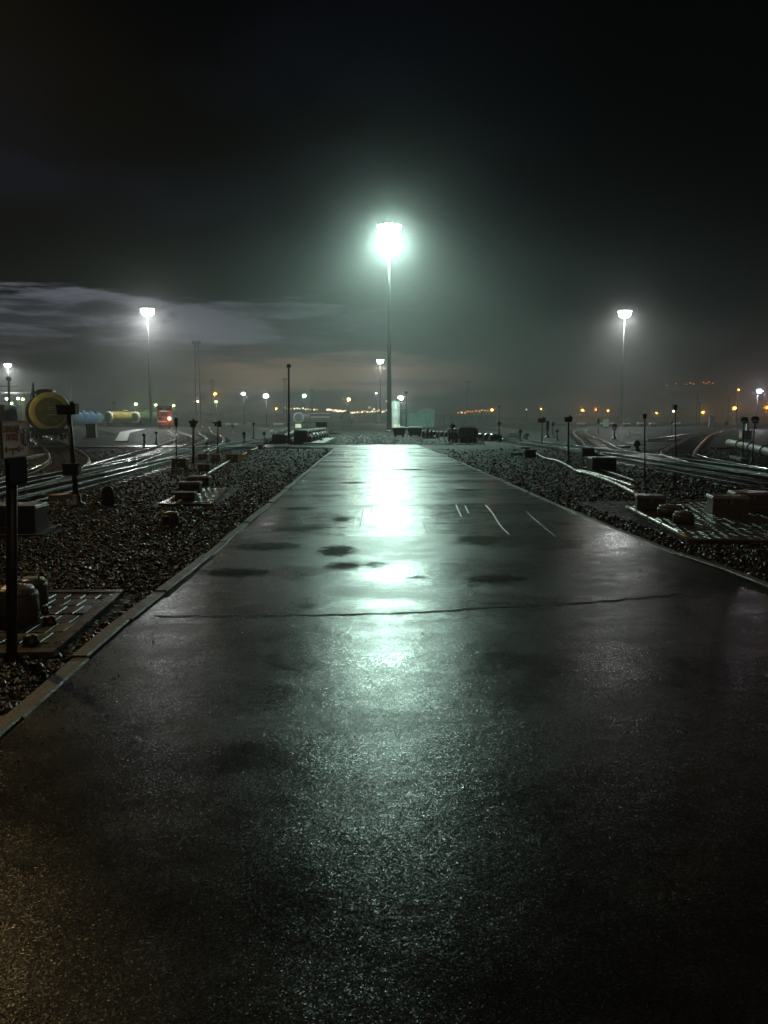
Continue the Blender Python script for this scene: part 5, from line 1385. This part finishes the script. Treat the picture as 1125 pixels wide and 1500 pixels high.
for sx in (-1, 1): a.box((sx * 1.24, -0.05, 1.5), (0.14, 0.12, 2.9))
a.build('frame', M['dark'], t)
# hills and dark tree belt on the horizon
def hills(x0, x1, D, h0, h1, seed, name='hills'):
    r = random.Random(seed); n = 160; vs = []; ph = [r.uniform(0, 6) for _ in range(8)]
    for i in range(n + 1):
        f_ = i / n; x_ = x0 + (x1 - x0) * f_
        h = h0 + (h1 - h0) * f_ + sum(0.5 / (k + 1) * math.sin(f_ * (k + 2) * 7.3 + ph[k]) for k in range(8)) + r.uniform(-0.25, 0.25)
        y_ = D + 30 * math.sin(f_ * 5 + seed)
        vs += [(x_, y_, -1.0), (x_, y_ + 12, h), (x_, y_ + 40, h + 0.5), (x_, y_ + 90, -1)]
    fs = [(4 * i + j, 4 * i + 4 + j, 4 * i + 5 + j, 4 * i + 1 + j) for i in range(n) for j in range(3)]
    m2 = MB(); m2.add(vs, fs); return tag(m2.build(name, M['hill']), kind='structure')
hills(-620, -40, 560, 7.5, 6.0, 3)
hills(-900, 900, 1250, 9, 9, 5)
hills(20, 600, 760, 4, 5, 9)
# ------------------------------------------------------------------ haze and sky
hz = MB(); hz.box((0, 740, 16.6), (3060, 1660, 36.4))
hm = bpy.data.materials.new('night_haze'); hm.use_nodes = True
nt = hm.node_tree; nt.nodes.clear()
out = nt.nodes.new('ShaderNodeOutputMaterial'); pv = nt.nodes.new('ShaderNodeVolumePrincipled')
pv.inputs['Color'].default_value = (0.93, 0.95, 0.95, 1)
pv.inputs['Density'].default_value = 0.00072
pv.inputs['Anisotropy'].default_value = 0.3
pv.inputs['Density Attribute'].default_value = ''
try: pv.inputs['Temperature Attribute'].default_value = ''
except Exception: pass
pv2 = nt.nodes.new('ShaderNodeVolumePrincipled')     # second lobe added for bloom around the lamps: strong forward scattering, still even density
pv2.inputs['Color'].default_value = (0.93, 0.95, 0.95, 1); pv2.inputs['Density'].default_value = 0.0003; pv2.inputs['Anisotropy'].default_value = 0.94; pv2.inputs['Density Attribute'].default_value = ''
ad = nt.nodes.new('ShaderNodeAddShader'); nt.links.new(pv.outputs[0], ad.inputs[0]); nt.links.new(pv2.outputs[0], ad.inputs[1])
nt.links.new(ad.outputs[0], out.inputs['Volume'])
try: hm.cycles.homogeneous_volume = True
except Exception: pass
tag(hz.build('haze', hm), kind='stuff')

w = bpy.data.worlds.new('World'); scene.world = w; w.use_nodes = True
nt = w.node_tree; nt.nodes.clear()
wo = nt.nodes.new('ShaderNodeOutputWorld'); bg = nt.nodes.new('ShaderNodeBackground')
tc = nt.nodes.new('ShaderNodeTexCoord')
sep = nt.nodes.new('ShaderNodeSeparateXYZ'); nt.links.new(tc.outputs['Generated'], sep.inputs[0])
X, Yc, Z = sep.outputs
az = math_n(nt, 'DIVIDE', X, math_n(nt, 'MAXIMUM', Yc, 0.05))       # left negative
zz = math_n(nt, 'MAXIMUM', Z, 0.0)
dn = math_n(nt, 'ADD', zz, 0.10)
cmb = nt.nodes.new('ShaderNodeCombineXYZ')
nt.links.new(math_n(nt, 'DIVIDE', X, dn), cmb.inputs[0]); nt.links.new(math_n(nt, 'DIVIDE', Yc, dn), cmb.inputs[1])
n1 = nt.nodes.new('ShaderNodeTexNoise'); n1.inputs['Scale'].default_value = 1.5; n1.inputs['Detail'].default_value = 8; n1.inputs['Roughness'].default_value = 0.55; n1.inputs['Distortion'].default_value = 0.3
nt.links.new(cmb.outputs[0], n1.inputs['Vector'])
n2 = nt.nodes.new('ShaderNodeTexNoise'); n2.inputs['Scale'].default_value = 0.5; n2.inputs['Detail'].default_value = 5
nt.links.new(cmb.outputs[0], n2.inputs['Vector'])
mpz = nt.nodes.new('ShaderNodeMapping'); mpz.inputs['Scale'].default_value = (3.8, 3.8, 34.0); mpz.inputs['Location'].default_value = (0.3, 0.1, 0.25)
nt.links.new(tc.outputs['Generated'], mpz.inputs['Vector'])
n3 = nt.nodes.new('ShaderNodeTexNoise'); n3.inputs['Scale'].default_value = 1.6; n3.inputs['Detail'].default_value = 8; n3.inputs['Roughness'].default_value = 0.6
nt.links.new(mpz.outputs[0], n3.inputs['Vector'])
zj = math_n(nt, 'ADD', Z, math_n(nt, 'MULTIPLY', math_n(nt, 'SUBTRACT', n3.outputs['Fac'], 0.5), 0.09))
left = mapr(nt, az, 0.12, -0.30, 0.0, 1.0, True)
band = math_n(nt, 'MULTIPLY', mapr(nt, zj, 0.078, 0.112, 0, 1, True), mapr(nt, zj, 0.138, 0.150, 1, 0, True))
band = math_n(nt, 'MULTIPLY', band, left)
streak = mapr(nt, n1.outputs['Fac'], 0.46, 0.60, 1.0, 0.2, True)
band = math_n(nt, 'MULTIPLY', band, streak)
wz = math_n(nt, 'MULTIPLY', mapr(nt, zj, 0.03, 0.055, 0, 1, True), mapr(nt, zj, 0.065, 0.09, 1, 0, True))
waz = math_n(nt, 'MULTIPLY', mapr(nt, az, -0.27, -0.12, 0, 1, True), mapr(nt, az, 0.0, 0.2, 1, 0, True))
warm = math_n(nt, 'MULTIPLY', wz, waz)
low = mapr(nt, Z, 0.0, 0.16, 1, 0, True)
upl = math_n(nt, 'MULTIPLY', math_n(nt, 'MULTIPLY', mapr(nt, Z, 0.15, 0.26, 0, 1, True), mapr(nt, Z, 0.3, 0.55, 1, 0, True)), mapr(nt, n2.outputs['Fac'], 0.42, 0.62, 0, 1, True))
upl = math_n(nt, 'MULTIPLY', upl, mapr(nt, az, 0.35, -0.25, 0.0, 1.0, True))
def scl(col, f):
    n = nt.nodes.new('ShaderNodeVectorMath'); n.operation = 'SCALE'; n.inputs[0].default_value = col
    nt.links.new(f, n.inputs['Scale']); return n.outputs[0]
def addv(a, b):
    n = nt.nodes.new('ShaderNodeVectorMath'); n.operation = 'ADD'; nt.links.new(a, n.inputs[0]); nt.links.new(b, n.inputs[1]); return n.outputs[0]
sky = nt.nodes.new('ShaderNodeTexSky'); sky.sky_type = 'NISHITA'; sky.sun_disc = False
sky.sun_elevation = math.radians(-6.0); sky.sun_rotation = math.radians(-12.0)
skn = nt.nodes.new('ShaderNodeVectorMath'); skn.operation = 'SCALE'; nt.links.new(sky.outputs[0], skn.inputs[0]); skn.inputs['Scale'].default_value = 0.02
basev = nt.nodes.new('ShaderNodeVectorMath'); basev.operation = 'ADD'; basev.inputs[0].default_value = (0.0016, 0.0017, 0.0024); nt.links.new(skn.outputs[0], basev.inputs[1])
tot = basev.outputs[0]
tot = addv(tot, scl((0.26, 0.278, 0.345), band))
tot = addv(tot, scl((0.36, 0.22, 0.14), warm))
tot = addv(tot, scl((0.018, 0.0185, 0.02), math_n(nt, 'MULTIPLY', math_n(nt, 'MULTIPLY', low, mapr(nt, n3.outputs['Fac'], 0.36, 0.64, 0.25, 2.1, True)), mapr(nt, az, 0.55, -0.2, 0.35, 1.4, True))))
tot = addv(tot, scl((0.014, 0.017, 0.036), upl))
nt.links.new(tot, bg.inputs['Color']); bg.inputs['Strength'].default_value = 1.0
nt.links.new(bg.outputs[0], wo.inputs['Surface'])

scene.view_settings.view_transform = 'Standard'
scene.view_settings.look = 'None'
scene.view_settings.exposure = -1.4
scene.view_settings.gamma = 1.0
cy = scene.cycles
cy.use_denoising = True
try:
    cy.denoiser = 'OPENIMAGEDENOISE'; cy.denoising_input_passes = 'RGB_ALBEDO_NORMAL'
except Exception: pass
cy.max_bounces = 5; cy.diffuse_bounces = 2; cy.glossy_bounces = 3; cy.volume_bounces = 0; cy.transmission_bounces = 2
cy.sample_clamp_indirect = 3.0
cy.use_light_tree = True
cy.caustics_reflective = False; cy.caustics_refractive = False
